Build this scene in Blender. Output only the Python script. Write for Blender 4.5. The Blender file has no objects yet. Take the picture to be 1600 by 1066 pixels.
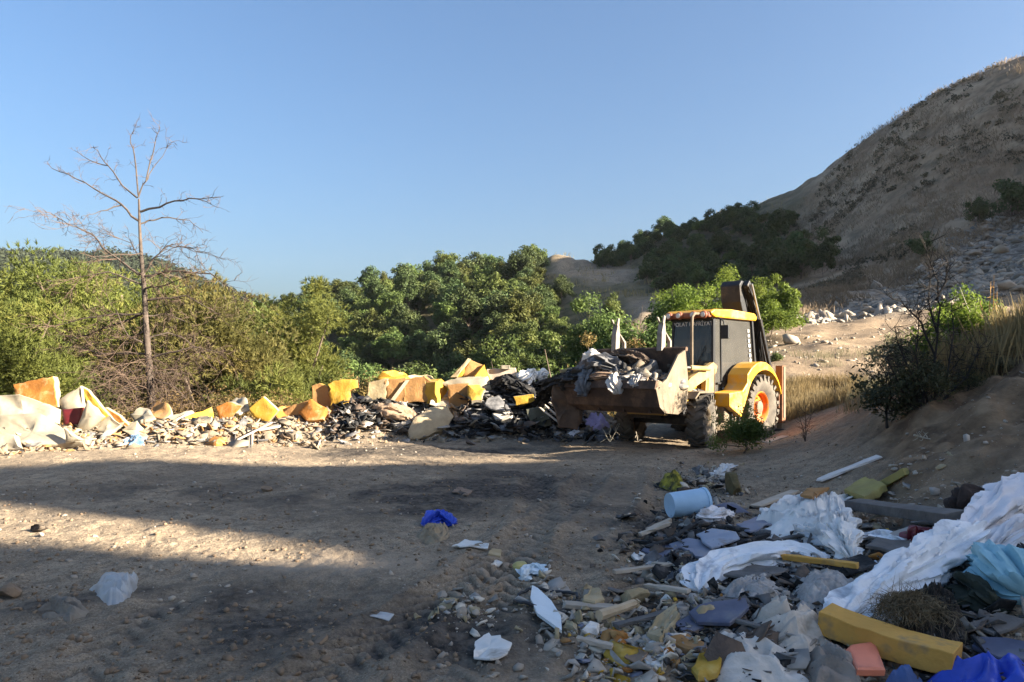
import bpy, bmesh, math, random
import numpy as np
from mathutils import Vector, Matrix, noise as mnoise

random.seed(7); RNG = np.random.default_rng(11)
SC = bpy.context.scene; COL = SC.collection

# ------------------------------------------------------------------ camera, sky, sun, exposure
F, CX, HY, EYE = 1155.0, 800.0, 578.0, 1.6
cam = bpy.data.cameras.new('camera'); camo = bpy.data.objects.new('camera', cam); COL.objects.link(camo)
cam.sensor_width = 36.0; cam.lens = 36.0 * F / 1600.0; cam.shift_y = 45.0 / 1600.0
cam.clip_start = 0.05; cam.clip_end = 6000.0
camo.location = (0, 0, EYE); camo.rotation_euler = (math.radians(90), 0, 0)
SC.camera = camo
SUN_EL = math.radians(20.0); SUN_S = 0.33           # sun stands to the right, a little behind the viewer: u = (1, -SUN_S)
TAN = math.tan(SUN_EL)
su = Vector((1, -SUN_S, 0)).normalized()
sdir = Vector((su.x * math.cos(SUN_EL), su.y * math.cos(SUN_EL), math.sin(SUN_EL)))
W = bpy.data.worlds.new('World'); SC.world = W; W.use_nodes = True
wn = W.node_tree.nodes; wl = W.node_tree.links
sky = wn.new('ShaderNodeTexSky'); sky.sky_type = 'NISHITA'; sky.sun_disc = False
sky.sun_elevation = SUN_EL; sky.sun_rotation = math.atan2(su.x, su.y)
sky.altitude = 300; sky.air_density = 1.25; sky.dust_density = 5.0; sky.ozone_density = 5.8
bg = wn['Background']; bg.inputs['Strength'].default_value = 0.050
wl.new(sky.outputs[0], bg.inputs['Color'])
sl = bpy.data.lights.new('sun', 'SUN'); sl.energy = 5.0; sl.angle = math.radians(0.5); sl.color = (1.0, 0.90, 0.74)
slo = bpy.data.objects.new('sun', sl); COL.objects.link(slo); slo.location = (30, -3, 30)
slo.rotation_euler = sdir.to_track_quat('Z', 'Y').to_euler()
SC.view_settings.view_transform = 'Standard'; SC.view_settings.look = 'None'
SC.view_settings.exposure = 2.35; SC.view_settings.gamma = 1.0; SC.view_settings.use_curve_mapping = False
SC.cycles.max_bounces = 6; SC.cycles.diffuse_bounces = 3; SC.cycles.transparent_max_bounces = 8

# ------------------------------------------------------------------ noise
def _hash(ix, iy, seed):
    h = (ix.astype(np.int64) * 374761393 + iy.astype(np.int64) * 668265263 + seed * 1442695041) & 0xffffffff
    h = ((h ^ (h >> 13)) * 1274126177) & 0xffffffff
    return ((h ^ (h >> 16)) & 0xffff) / 65535.0
def vnoise(x, y, seed=0):
    x = np.asarray(x, float); y = np.asarray(y, float)
    ix = np.floor(x); iy = np.floor(y); fx = x - ix; fy = y - iy
    fx = fx * fx * (3 - 2 * fx); fy = fy * fy * (3 - 2 * fy)
    a = _hash(ix, iy, seed); b = _hash(ix + 1, iy, seed); c = _hash(ix, iy + 1, seed); d = _hash(ix + 1, iy + 1, seed)
    return (a + (b - a) * fx) * (1 - fy) + (c + (d - c) * fx) * fy - 0.5
def fbm(x, y, seed=0, o=4, g=0.5):
    s = 0; a = 1.0
    for k in range(o):
        s = s + a * vnoise(x * 2 ** k + 17.3 * k, y * 2 ** k - 9.1 * k, seed + k); a *= g
    return s
def sstep(a, b, x):
    t = np.clip((x - a) / (b - a), 0, 1); return t * t * (3 - 2 * t)

# ------------------------------------------------------------------ terrain height: a smooth surface through set points
CTRL = []
def cz(px, d, z): CTRL.append(((px - CX) / F * d, d, z))
def cp(px, d, py): cz(px, d, EYE + (HY - py) / F * d)
for px in (-700, -100, 300, 650, 900):
    for d in (1.2, 2.5, 5, 8, 11): cz(px, d, 0)
for px, d0 in ((-100, 13.5), (150, 15.5), (350, 17.0), (550, 18.5), (750, 19.0), (900, 19.5), (980, 20)):
    cz(px, d0, 0); cz(px, d0 + 2.0, -0.5); cz(px, d0 + 6, -3.2)
for px, d in ((500, 15), (700, 15.5), (850, 16), (950, 15), (1050, 14), (1080, 17)): cz(px, d, 0)
for px in (-700, -100, 100, 300): cz(px, 34, -6.5); cz(px, 60, -9); cz(px, 130, -6)
cz(-700, 18, -.5); cz(-700, 300, 55); cz(-700, 420, 70)
for px, py in ((-100, 404), (0, 406), (130, 408), (250, 424), (330, 458), (400, 484), (500, 500)):
    cz(px, 230, 8 if px < 300 else 4); cp(px, 360, py); cp(px, 430, py + 12)
for px, row in {
    450: ((40, -7), (70, -2.5), (100, 7.2), (125, 6), (210, 0)),
    600: ((40, -6), (70, 1), (100, 10.2), (125, 10), (210, 0)),
    700: ((40, -5.5), (70, 3), (105, 13.8), (130, 11), (210, 4)),
    800: ((38, -4), (70, 5), (110, 15.6), (140, 13)),
    870: ((35, -3), (60, 4), (85, 11), (110, 18.8), (140, 15)),
    950: ((30, -1.5), (45, 2), (70, 8), (90, 12.7), (112, 18.0), (140, 17)),
    1000: ((24, -.3), (35, 1.5), (60, 6.7), (80, 10), (118, 20.5), (150, 22)),
    1100: ((24, 1.0), (40, 3.6), (60, 7.2), (90, 15.0), (118, 24), (150, 19)),
    1200: ((17, .05), (20, .7), (25, 2.0), (40, 4.1), (55, 6.7), (85, 15.4), (112, 25.5), (150, 21)),
    1300: ((6, 0), (9, .08), (12, .42), (14, .6), (16, .6), (20, .95), (27, 2.4), (42, 4.5), (55, 8.0), (80, 17.5), (100, 28.5), (135, 23)),
    1400: ((5, .02), (8, .2), (10, .7), (11.5, 1.1), (14, 1.15), (18, 1.3), (24, 2.0), (30, 2.8), (42, 5.0), (55, 9), (72, 18.5), (90, 31), (125, 24)),
    1500: ((5, .05), (6.5, .25), (8, .65), (9.5, 1.05), (11, 1.45), (14, 1.5), (20, 2.0), (30, 3.0), (42, 5.6), (58, 13.5), (70, 22), (82, 32.7), (120, 28)),
    1600: ((4, .05), (5, .2), (7, .75), (9, 1.3), (11, 1.75), (14, 1.85), (20, 2.5), (34, 4.2), (50, 9.5), (60, 15.2), (75, 31.8), (110, 28), (150, 22)),
    1800: ((3, 0), (5, .35), (8, 1.2), (12, 1.8), (20, 2.6), (30, 3.6), (38, 6), (44, 12), (50, 18), (62, 27), (75, 36.5), (110, 33), (150, 25)),
    2300: ((3, 0), (6, .6), (12, 1.6), (18, 2.2), (26, 3.4), (32, 7), (36, 13), (44, 26), (52, 32), (62, 38), (80, 42), (120, 34)),  # out of view on the right; heights raised to throw shade on the scree
    1120: ((11, 0), (13, 0.02), (15, .03)), 1200.5: ((8, 0), (11, .05), (14, .16)),
}.items():
    for d, z in row: cz(px, d, z)
for az in (95, 130, 180, -180, -130, -90):
    for r in (1.5, 6, 20, 60, 200):
        z = (0, 0, 0, 1.5, 6)[(1.5, 6, 20, 60, 200).index(r)]
        if az > 0 and az < 140: z += (0, .3, 1.5, 6, 25)[(1.5, 6, 20, 60, 200).index(r)]
        CTRL.append((r * math.sin(math.radians(az)), r * math.cos(math.radians(az)), z))
CT = np.array(CTRL)
def _uv(x, y):
    r = np.sqrt(x * x + y * y) + 1e-6
    return np.arctan2(x, y) * 3.0, np.log(r + 0.4) * 1.6
_cu, _cv = _uv(CT[:, 0], CT[:, 1]); _n = len(CT)
def _phi(du, dv): return np.sqrt(du * du + dv * dv + 0.01)
_A = np.zeros((_n + 3, _n + 3)); _A[:_n, :_n] = _phi(_cu[:, None] - _cu, _cv[:, None] - _cv)
_A[:_n, :_n] -= np.eye(_n) * 0.0008
_A[:_n, _n] = 1; _A[:_n, _n + 1] = _cu; _A[:_n, _n + 2] = _cv; _A[_n:, :_n] = _A[:_n, _n:].T
_w = np.linalg.solve(_A, np.concatenate([CT[:, 2], [0, 0, 0]]))
def rbf(x, y):
    u, v = _uv(x, y); out = _w[_n] + _w[_n + 1] * u + _w[_n + 2] * v
    for i in range(_n): out = out + _w[i] * _phi(u - _cu[i], v - _cv[i])
    return out
# ridge to the right of and behind the viewer; unseen, its crest line shaped to cast the foreground's shade
RD = 44.0
_XE = np.array([(-60, -30), (-30, -40), (4.2, -30), (5.0, -16), (5.25, -4), (5.4, 1.3), (5.9, 1.3), (6.2, .3), (6.5, -1.2), (6.75, -4), (7.0, -14), (7.9, -14),
                (8.4, -8.0), (9.3, -6.2), (10.2, -4.8), (11.2, -1.2), (12.1, 1.3), (13.4, 3.6), (14.4, 6.5), (16, 10.5), (18.8, 15), (22, 17), (28, 24), (34, 32), (44, 44)])
def ridge(x, y):
    q = y + SUN_S * x
    xe = np.interp(q, _XE[:, 0], _XE[:, 1])
    h = (RD - xe) * TAN * (1 + SUN_S * SUN_S) ** 0.5
    prof = np.where(x < RD, sstep(16, RD, x), 1.0 - 0.25 * sstep(RD + 6, RD + 60, x))
    return h, prof
def heaps(x, y):
    # long heap of dumped rubble along the far edge of the yard, and the low one in front on the right
    px_ = np.array([-14, -9.4, -7.6, -5.2, -3.4, -2.2, 0.6, 2.0]); py_ = np.array([14.2, 14.2, 15.4, 16.6, 17.4, 17.8, 18.0, 18.4]); ph_ = np.array([.44, .44, .42, .40, .66, .8, 1.0, .75])
    yc = np.interp(x, px_, py_); h = np.interp(x, px_, ph_) * sstep(3.2, 1.6, x)
    d = (y - yc)
    z = h * np.exp(-(np.where(d < 0, d / 0.85, d / 1.3)) ** 2)
    z = z + 0.20 * np.exp(-((x - 3.3) / 1.25) ** 2 - ((y - 6.0) / 1.15) ** 2) + 0.10 * np.exp(-((x - 1.7) / .6) ** 2 - ((y - 4.6) / .6) ** 2)
    z = z + 0.12 * np.exp(-((x - 2.1) / .7) ** 2 - ((y - 7.6) / .8) ** 2)
    return z
def track(x, y):
    # tyre ruts with lug prints, from the lower middle of the yard up towards the loader
    z = 0.0; m = 0.0; lg = 0.0
    for x0, y0, x1, y1, c, wd in ((-1.25, 3.2, 1.5, 12.5, .25, .21), (0.25, 3.2, 2.4, 12.0, .2, .21), (-2.0, 3.2, -2.3, 5.4, -.2, .2), (1.0, 6.5, 2.6, 13.5, .3, .2), (-.45, 3.4, .3, 12, .3, .2)):
        t = np.clip((y - y0) / (y1 - y0), 0, 1); xc = x0 + (x1 - x0) * t + c * np.sin(t * 3.1)
        dx = (x - xc); win = sstep(y0 - .6, y0 + .6, y) * sstep(y1 + .5, y1 - 1.5, y)
        k = np.exp(-(dx / wd) ** 4) * win * (0.35 + .8 * sstep(-.3, .3, fbm(x * .7, y * .7, 61, 2)))
        lug = np.sin((y + np.abs(dx) * 1.1) * 2 * math.pi / 0.19)
        z = z - k * (0.034 - 0.020 * np.clip(lug * 2.5, -1, 1)) + 0.026 * np.exp(-((np.abs(dx) - wd * 1.35) / .08) ** 2) * win
        m = np.maximum(m, k); lg = lg + k * np.clip(lug * 2.5, -1, 1)
    return z, m, lg
def H(x, y, fine=True):
    x = np.asarray(x, float); y = np.asarray(y, float)
    z = rbf(x, y)
    h, prof = ridge(x, y); z = np.where(x > 16, z * (1 - prof) + np.maximum(z, h) * prof, z)
    z = z + heaps(x, y)
    r = np.sqrt(x * x + y * y)
    z = z + fbm(x * .06, y * .06, 3, 4) * np.clip((r - 30) * .05, 0, 5.0) * np.where(x > 30, sstep(35, 50, y), 1)
    z = z + fbm(x * .5, y * .5, 5, 3) * np.clip(.02 + (r - 9) * .012, .03, .45) * (1 - .75 * np.exp(-((x - 4.2) / 3) ** 2 - ((y - 16.7) / 3) ** 2))
    bk = sstep(1290, 1400, CX + F * x / np.maximum(y, .1)) * sstep(6.5, 8.0, y) * sstep(16, 12, y) * (y > 0)
    z = z + bk * (fbm(x * 1.3, y * 1.3, 91, 4) * .42 + .25 * np.exp(-((x - 5.6) / .9) ** 2 - ((y - 10.2) / .5) ** 2))
    if fine:
        tz, m, _lg = track(x, y)
        near = sstep(34, 10, r)
        z = z + tz + near * (fbm(x * 2.6, y * 2.6, 21, 3) * .04 * (1 - .7 * m) + fbm(x * 9, y * 9, 31, 4, .6) * .020 * (1 - .6 * m) + np.maximum(fbm(x * 22, y * 22, 41, 2), .22) * .035 - .008)
    return z
def Hs(x, y): return float(H(np.array([x]), np.array([y]))[0])
_DD = np.exp(np.linspace(math.log(2.0), math.log(260), 1500))
def G(px, py):
    """point where the ray through a photo pixel meets the ground"""
    a = (px - CX) / F; b = (HY - py) / F
    f = EYE + b * _DD - H(a * _DD, _DD)
    i = np.argmax(f < 0); i = max(i, 1)
    t = f[i - 1] / (f[i - 1] - f[i]); d = _DD[i - 1] + t * (_DD[i] - _DD[i - 1])
    return Vector((a * d, d, EYE + b * d))
def P(px, py, d): return Vector(((px - CX) / F * d, d, EYE + (HY - py) / F * d))

# ------------------------------------------------------------------ materials
MATS = {}
def nt(m):
    m.use_nodes = True; return m.node_tree.nodes, m.node_tree.links
def ramp(n, stops):
    r = n.new('ShaderNodeValToRGB'); e = r.color_ramp.elements
    e[0].position, e[0].color = stops[0][0], (*stops[0][1], 1); e[1].position, e[1].color = stops[-1][0], (*stops[-1][1], 1)
    for p, c in stops[1:-1]:
        k = e.new(p); k.color = (*c, 1)
    return r
def mat(name, c1, c2=None, scale=6.0, rough=.85, bump=.3, bscale=30.0, metal=0.0, dirt=0.0, dirtc=(.20, .16, .11), dscale=3.0, spec=.3, coat=0.0, rnd=0.0):
    if name in MATS: return MATS[name]
    m = bpy.data.materials.new(name); n, l = nt(m); b = n['Principled BSDF']; MATS[name] = m
    tc = n.new('ShaderNodeTexCoord'); c2 = c2 or tuple(v * .72 for v in c1)
    ns = n.new('ShaderNodeTexNoise'); ns.inputs['Scale'].default_value = scale; ns.inputs['Detail'].default_value = 4; ns.inputs['Roughness'].default_value = .65
    l.new(tc.outputs['Object'], ns.inputs['Vector'])
    r = ramp(n, ((.32, c2), (.66, c1))); l.new(ns.outputs[0], r.inputs[0]); col = r.outputs[0]
    if rnd:
        oi = n.new('ShaderNodeObjectInfo'); hs = n.new('ShaderNodeHueSaturation'); mr = n.new('ShaderNodeMapRange')
        mr.inputs[3].default_value = 1 - rnd; mr.inputs[4].default_value = 1 + rnd
        l.new(oi.outputs['Random'], mr.inputs[0]); l.new(mr.outputs[0], hs.inputs['Value']); l.new(col, hs.inputs['Color']); col = hs.outputs[0]
    if dirt:
        n2 = n.new('ShaderNodeTexNoise'); n2.inputs['Scale'].default_value = dscale; n2.inputs['Detail'].default_value = 4; n2.inputs['Roughness'].default_value = .7
        l.new(tc.outputs['Object'], n2.inputs['Vector'])
        r2 = ramp(n, ((.62 - .35 * dirt, (0, 0, 0)), (.75 - .1 * dirt, (1, 1, 1)))); l.new(n2.outputs[0], r2.inputs[0])
        mx = n.new('ShaderNodeMix'); mx.data_type = 'RGBA'; mx.inputs[7].default_value = (*dirtc, 1)
        l.new(r2.outputs[0], mx.inputs[0]); l.new(col, mx.inputs[6]); col = mx.outputs[2]
    l.new(col, b.inputs['Base Color'])
    b.inputs['Roughness'].default_value = rough; b.inputs['Metallic'].default_value = metal; b.inputs['Specular IOR Level'].default_value = spec
    if coat: b.inputs['Coat Weight'].default_value = coat
    if bump:
        n3 = n.new('ShaderNodeTexNoise'); n3.inputs['Scale'].default_value = bscale; n3.inputs['Detail'].default_value = 3
        l.new(tc.outputs['Object'], n3.inputs['Vector'])
        bp = n.new('ShaderNodeBump'); bp.inputs['Strength'].default_value = bump; bp.inputs['Distance'].default_value = .02
        l.new(n3.outputs[0], bp.inputs['Height']); l.new(bp.outputs[0], b.inputs['Normal'])
    return m
def leafmat(name, c1, c2, c3=None, scale=.8, trans=.35, rnd=.18):
    if name in MATS: return MATS[name]
    m = bpy.data.materials.new(name); n, l = nt(m); b = n['Principled BSDF']; MATS[name] = m
    tc = n.new('ShaderNodeTexCoord'); ns = n.new('ShaderNodeTexNoise'); ns.inputs['Scale'].default_value = scale; ns.inputs['Detail'].default_value = 2
    l.new(tc.outputs['Object'], ns.inputs['Vector'])
    r = ramp(n, ((.33, c2), (.55, c1), (.72, c3 or c1))); l.new(ns.outputs[0], r.inputs[0])
    oi = n.new('ShaderNodeObjectInfo'); hs = n.new('ShaderNodeHueSaturation')
    mr = n.new('ShaderNodeMapRange'); mr.inputs[3].default_value = 1 - rnd; mr.inputs[4].default_value = 1 + rnd
    mh = n.new('ShaderNodeMapRange'); mh.inputs[3].default_value = .5 - rnd * .12; mh.inputs[4].default_value = .5 + rnd * .08
    l.new(oi.outputs['Random'], mr.inputs[0]); l.new(mr.outputs[0], hs.inputs['Value']); l.new(oi.outputs['Random'], mh.inputs[0]); l.new(mh.outputs[0], hs.inputs['Hue'])
    l.new(r.outputs[0], hs.inputs['Color']); l.new(hs.outputs[0], b.inputs['Base Color']); b.inputs['Roughness'].default_value = .7; b.inputs['Specular IOR Level'].default_value = .25
    t = n.new('ShaderNodeBsdfTranslucent'); l.new(hs.outputs[0], t.inputs['Color'])
    mx = n.new('ShaderNodeMixShader'); mx.inputs[0].default_value = trans
    l.new(b.outputs[0], mx.inputs[1]); l.new(t.outputs[0], mx.inputs[2]); l.new(mx.outputs[0], n['Material Output'].inputs[0])
    return m

# ------------------------------------------------------------------ mesh helpers
def npmesh(name, v, f, smooth=False, mats=(), midx=None):
    """v (n,3) array, f (m,k) array of equal-sized faces"""
    me = bpy.data.meshes.new(name); v = np.asarray(v, np.float32); f = np.asarray(f, np.int32); k = f.shape[1]
    me.vertices.add(len(v)); me.vertices.foreach_set('co', v.ravel())
    me.loops.add(f.size); me.loops.foreach_set('vertex_index', f.ravel())
    me.polygons.add(len(f)); me.polygons.foreach_set('loop_start', np.arange(0, f.size, k, dtype=np.int32))
    me.polygons.foreach_set('loop_total', np.full(len(f), k, np.int32))
    if midx is not None: me.polygons.foreach_set('material_index', np.asarray(midx, np.int32))
    for m in mats: me.materials.append(m)
    me.update(calc_edges=True); me.validate()
    if smooth: me.polygons.foreach_set('use_smooth', np.ones(len(me.polygons), bool))
    return me
class MB:
    """collects shapes into one mesh"""
    def __init__(s): s.v = []; s.f = []; s.m = []
    def add(s, vs, fs, mi=0):
        o = len(s.v); s.v += [tuple(p) for p in vs]; s.f += [tuple(i + o for i in q) for q in fs]; s.m += [mi] * len(fs); return s
    def box(s, c, d, rot=None, bev=.0, mi=0):
        x, y, z = d[0] / 2, d[1] / 2, d[2] / 2
        pts = [Vector(p) for p in ((-x, -y, -z), (x, -y, -z), (x, y, -z), (-x, y, -z), (-x, -y, z), (x, -y, z), (x, y, z), (-x, y, z))]
        if rot is not None: pts = [rot @ p for p in pts]
        return s.add([p + Vector(c) for p in pts], ((3, 2, 1, 0), (4, 5, 6, 7), (0, 1, 5, 4), (1, 2, 6, 5), (2, 3, 7, 6), (3, 0, 4, 7)), mi)
    def prism(s, prof, y0, y1, mi=0):
        """profile in x-z swept along y"""
        n = len(prof); vs = [(p[0], y0, p[1]) for p in prof] + [(p[0], y1, p[1]) for p in prof]
        fs = [tuple(range(n)), tuple(range(2 * n - 1, n - 1, -1))] + [(i, n + i, n + (i + 1) % n, (i + 1) % n) for i in range(n)]
        return s.add(vs, fs, mi)
    def tube(s, pts, rads, seg=6, cap=True, mi=0):
        pts = [Vector(p) for p in pts]; n = len(pts); vs = []; fs = []
        if not hasattr(rads, '__len__'): rads = [rads] * n
        up = Vector((.13, .27, .95)); 
        for i, p in enumerate(pts):
            t = (pts[min(i + 1, n - 1)] - pts[max(i - 1, 0)]).normalized()
            a = t.cross(up)
            if a.length < .05: a = t.cross(Vector((1, 0, 0)))
            a.normalize(); b = t.cross(a)
            for k in range(seg):
                q = 2 * math.pi * k / seg; vs.append(p + (a * math.cos(q) + b * math.sin(q)) * rads[i])
        for i in range(n - 1):
            for k in range(seg): fs.append((i * seg + k, i * seg + (k + 1) % seg, (i + 1) * seg + (k + 1) % seg, (i + 1) * seg + k))
        if cap: fs.append(tuple(range(seg - 1, -1, -1))); fs.append(tuple((n - 1) * seg + k for k in range(seg)))
        return s.add(vs, fs, mi)
    def lathe(s, prof, c, seg=32, axis='y', closed=False, mi=0):
        """profile (axial, radius) turned about the axis"""
        vs = []; fs = []; n = len(prof)
        for k in range(seg):
            q = 2 * math.pi * k / seg; ca, sa = math.cos(q), math.sin(q)
            for a, r in prof:
                p = {'y': (r * ca, a, r * sa), 'z': (r * ca, r * sa, a), 'x': (a, r * ca, r * sa)}[axis]
                vs.append((p[0] + c[0], p[1] + c[1], p[2] + c[2]))
        for k in range(seg):
            k2 = (k + 1) % seg
            for i in range(n if closed else n - 1):
                j = (i + 1) % n; fs.append((k * n + i, k * n + j, k2 * n + j, k2 * n + i))
        return s.add(vs, fs, mi)
    def mesh(s, name, mats, smooth=False, bevel=0):
        me = bpy.data.meshes.new(name); me.from_pydata(s.v, [], s.f)
        for m in (mats if isinstance(mats, (list, tuple)) else [mats]): me.materials.append(m)
        me.polygons.foreach_set('material_index', s.m)
        bm = bmesh.new(); bm.from_mesh(me); bmesh.ops.recalc_face_normals(bm, faces=bm.faces)
        if bevel:
            ed = [e for e in bm.edges if len(e.link_faces) == 2 and e.calc_face_angle(0) > .5]
            bmesh.ops.bevel(bm, geom=ed, offset=bevel, segments=2, affect='EDGES', profile=.5, clamp_overlap=True)
        if smooth:
            for f_ in bm.faces: f_.smooth = True
            for e in bm.edges:
                if len(e.link_faces) == 2 and e.calc_face_angle(0) > .7: e.smooth = False
        bm.to_mesh(me); bm.free(); return me
    def build(s, name, mats, parent=None, smooth=False, bevel=0, loc=None):
        return link(name, s.mesh(name, mats, smooth, bevel), parent, loc)
def link(name, data, parent=None, loc=None):
    o = bpy.data.objects.new(name, data); COL.objects.link(o)
    if parent is not None: o.parent = parent
    if loc is not None: o.location = loc
    return o
def tag(o, label=None, cat=None, group=None, kind=None):
    if label: o['label'] = label
    if cat: o['category'] = cat
    if group: o['group'] = group
    if kind: o['kind'] = kind
    return o
def copy_tree(o, parent=None):
    c = o.copy(); COL.objects.link(c); c.parent = parent
    for ch in o.children: copy_tree(ch, c)
    return c

# ------------------------------------------------------------------ ground: one sheet from underfoot to the horizon
def angles():
    a = list(np.arange(-42, 42, .15)); b = list(np.arange(42, 66, .8)); c = list(np.arange(66, 112, .3)); d = list(np.arange(112, 318, 3.0))
    return np.radians(np.array(a + b + c + d))
def radii():
    r = list(np.exp(np.arange(math.log(.25), math.log(2.8), .12)))
    r += list(np.exp(np.arange(math.log(2.8), math.log(26), .0056))); r += list(np.exp(np.arange(math.log(26), math.log(140), .012))); r += list(np.exp(np.arange(math.log(140), math.log(900), .05)))
    return np.array(r)
A_, R_ = angles(), radii(); na, nr = len(A_), len(R_)
gx = (R_[:, None] * np.sin(A_)[None]).ravel(); gy = (R_[:, None] * np.cos(A_)[None]).ravel()
gz = np.concatenate([H(gx[i:i + 60000], gy[i:i + 60000]) for i in range(0, len(gx), 60000)])
i0 = (np.arange(nr - 1)[:, None] * na + np.arange(na)[None]).ravel(); i1 = (np.arange(nr - 1)[:, None] * na + (np.arange(na) + 1)[None] % na).ravel()
quads = np.stack([i0, i1, i1 + na, i0 + na], 1)[:, ::-1]
gme = npmesh('ground', np.stack([gx, gy, gz], 1), quads, True)
# what covers the ground where: burnt patches, scree, dry grass, pale trampled dust, plus rut shade and light put into the colour
def blob(x, y, c, r, p=2): return np.exp(-(((x - c[0]) / r[0]) ** 2 + ((y - c[1]) / r[1]) ** 2) ** (p / 2))
az_px = CX + F * gx / np.maximum(gy, .1); rr = np.sqrt(gx ** 2 + gy ** 2)
nz = fbm(gx * .7, gy * .7, 71, 4); nz2 = fbm(gx * 2.2, gy * 2.2, 75, 4)
ash = (blob(gx, gy, (-2.0, 14.6), (2.4, .8)) * 1.1 + blob(gx, gy, (1.0, 17.4), (1.8, 1.0)) + blob(gx, gy, (1.9, 7.4), (.9, 1.0)) + .5 * blob(gx, gy, (-.3, 10.5), (2.0, 2.2)) + .55 * blob(gx, gy, (2.2, 5.6), (1.6, 1.3)) + .5 * blob(gx, gy, (3.2, 5.2), (1.5, 1.5)) + .4 * blob(gx, gy, (-.9, 4.6), (1.6, .9)) + .5 * blob(gx, gy, (-2.6, 5.0), (1.2, .6)) + .45 * blob(gx, gy, (-3.5, 9.6), (2.4, 1.0)) + .6 * blob(gx, gy, (-1.2, 8.6), (.6, .5)))
ash = np.clip(ash * 1.35 * (1 + 1.6 * nz + 1.5 * nz2), 0, 1) * .95
_t, tm, tl = track(gx, gy); ash = np.clip(ash + .5 * np.clip(-tl, 0, 1), 0, 1)  # lug grooves darkened too, painted shade on top of the burnt patches
pale = np.clip(np.clip(tl, 0, 1) * .55 * (.4 + 1.2 * sstep(-.2, .3, nz2)) + blob(gx, gy, (-1.5, 6.1), (.9, .35)) * .9 + .5 * blob(gx, gy, (.6, 3.7), (1.0, .6)) + .35 * blob(gx, gy, (1.2, 9), (.8, 2)), 0, 1)  # painted light: paler lug tops, one patch brightening the sunlit strip; rest is dust
scree = sstep(1180, 1260, az_px + 60 * nz) * sstep(38, 45, gy + 5 * nz) * sstep(0, 4, (.036 * (az_px - 1220) + 46.5) - gy + 3 * nz2 + 5 * nz) * (gy > 0)
grass = np.clip(sstep(1180, 1280, az_px + 60 * nz) * sstep(46, 52, gy) * (gy > 0), 0, 1) * (1 - scree)
wild = np.clip(sstep(22, 30, rr + 4 * nz) * sstep(1010, 960, az_px), 0, 1) * np.where(gy > 0, 1, 0)
trackm = blob(gx, gy, (10.5, 98), (5.0, 17), 4) * sstep(70, 82, gy + 5 * nz)
wild = np.maximum(wild, sstep(60, 68, gy) * sstep(1300, 1200, az_px + 60 * nz) * (az_px > 930) * .9) * (1 - .92 * np.clip(trackm * 1.6, 0, 1))
road = .5 * sstep(1160, 1230, az_px + 40 * nz) * sstep(15, 19, gy + 2 * nz) * sstep(46, 42, gy) * (gy > 0)
bank = road + sstep(1240, 1420, az_px + 120 * nz) * sstep(6.0, 8.5, gy + 1.5 * nz) * sstep(17, 13, gy) * (gy > 0)
for nm, a in (('bank', bank), ('ash', ash), ('pale', pale), ('scree', scree), ('grass', grass), ('wild', wild)):
    at = gme.attributes.new(nm, 'FLOAT', 'POINT'); at.data.foreach_set('value', a.astype(np.float32))
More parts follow.
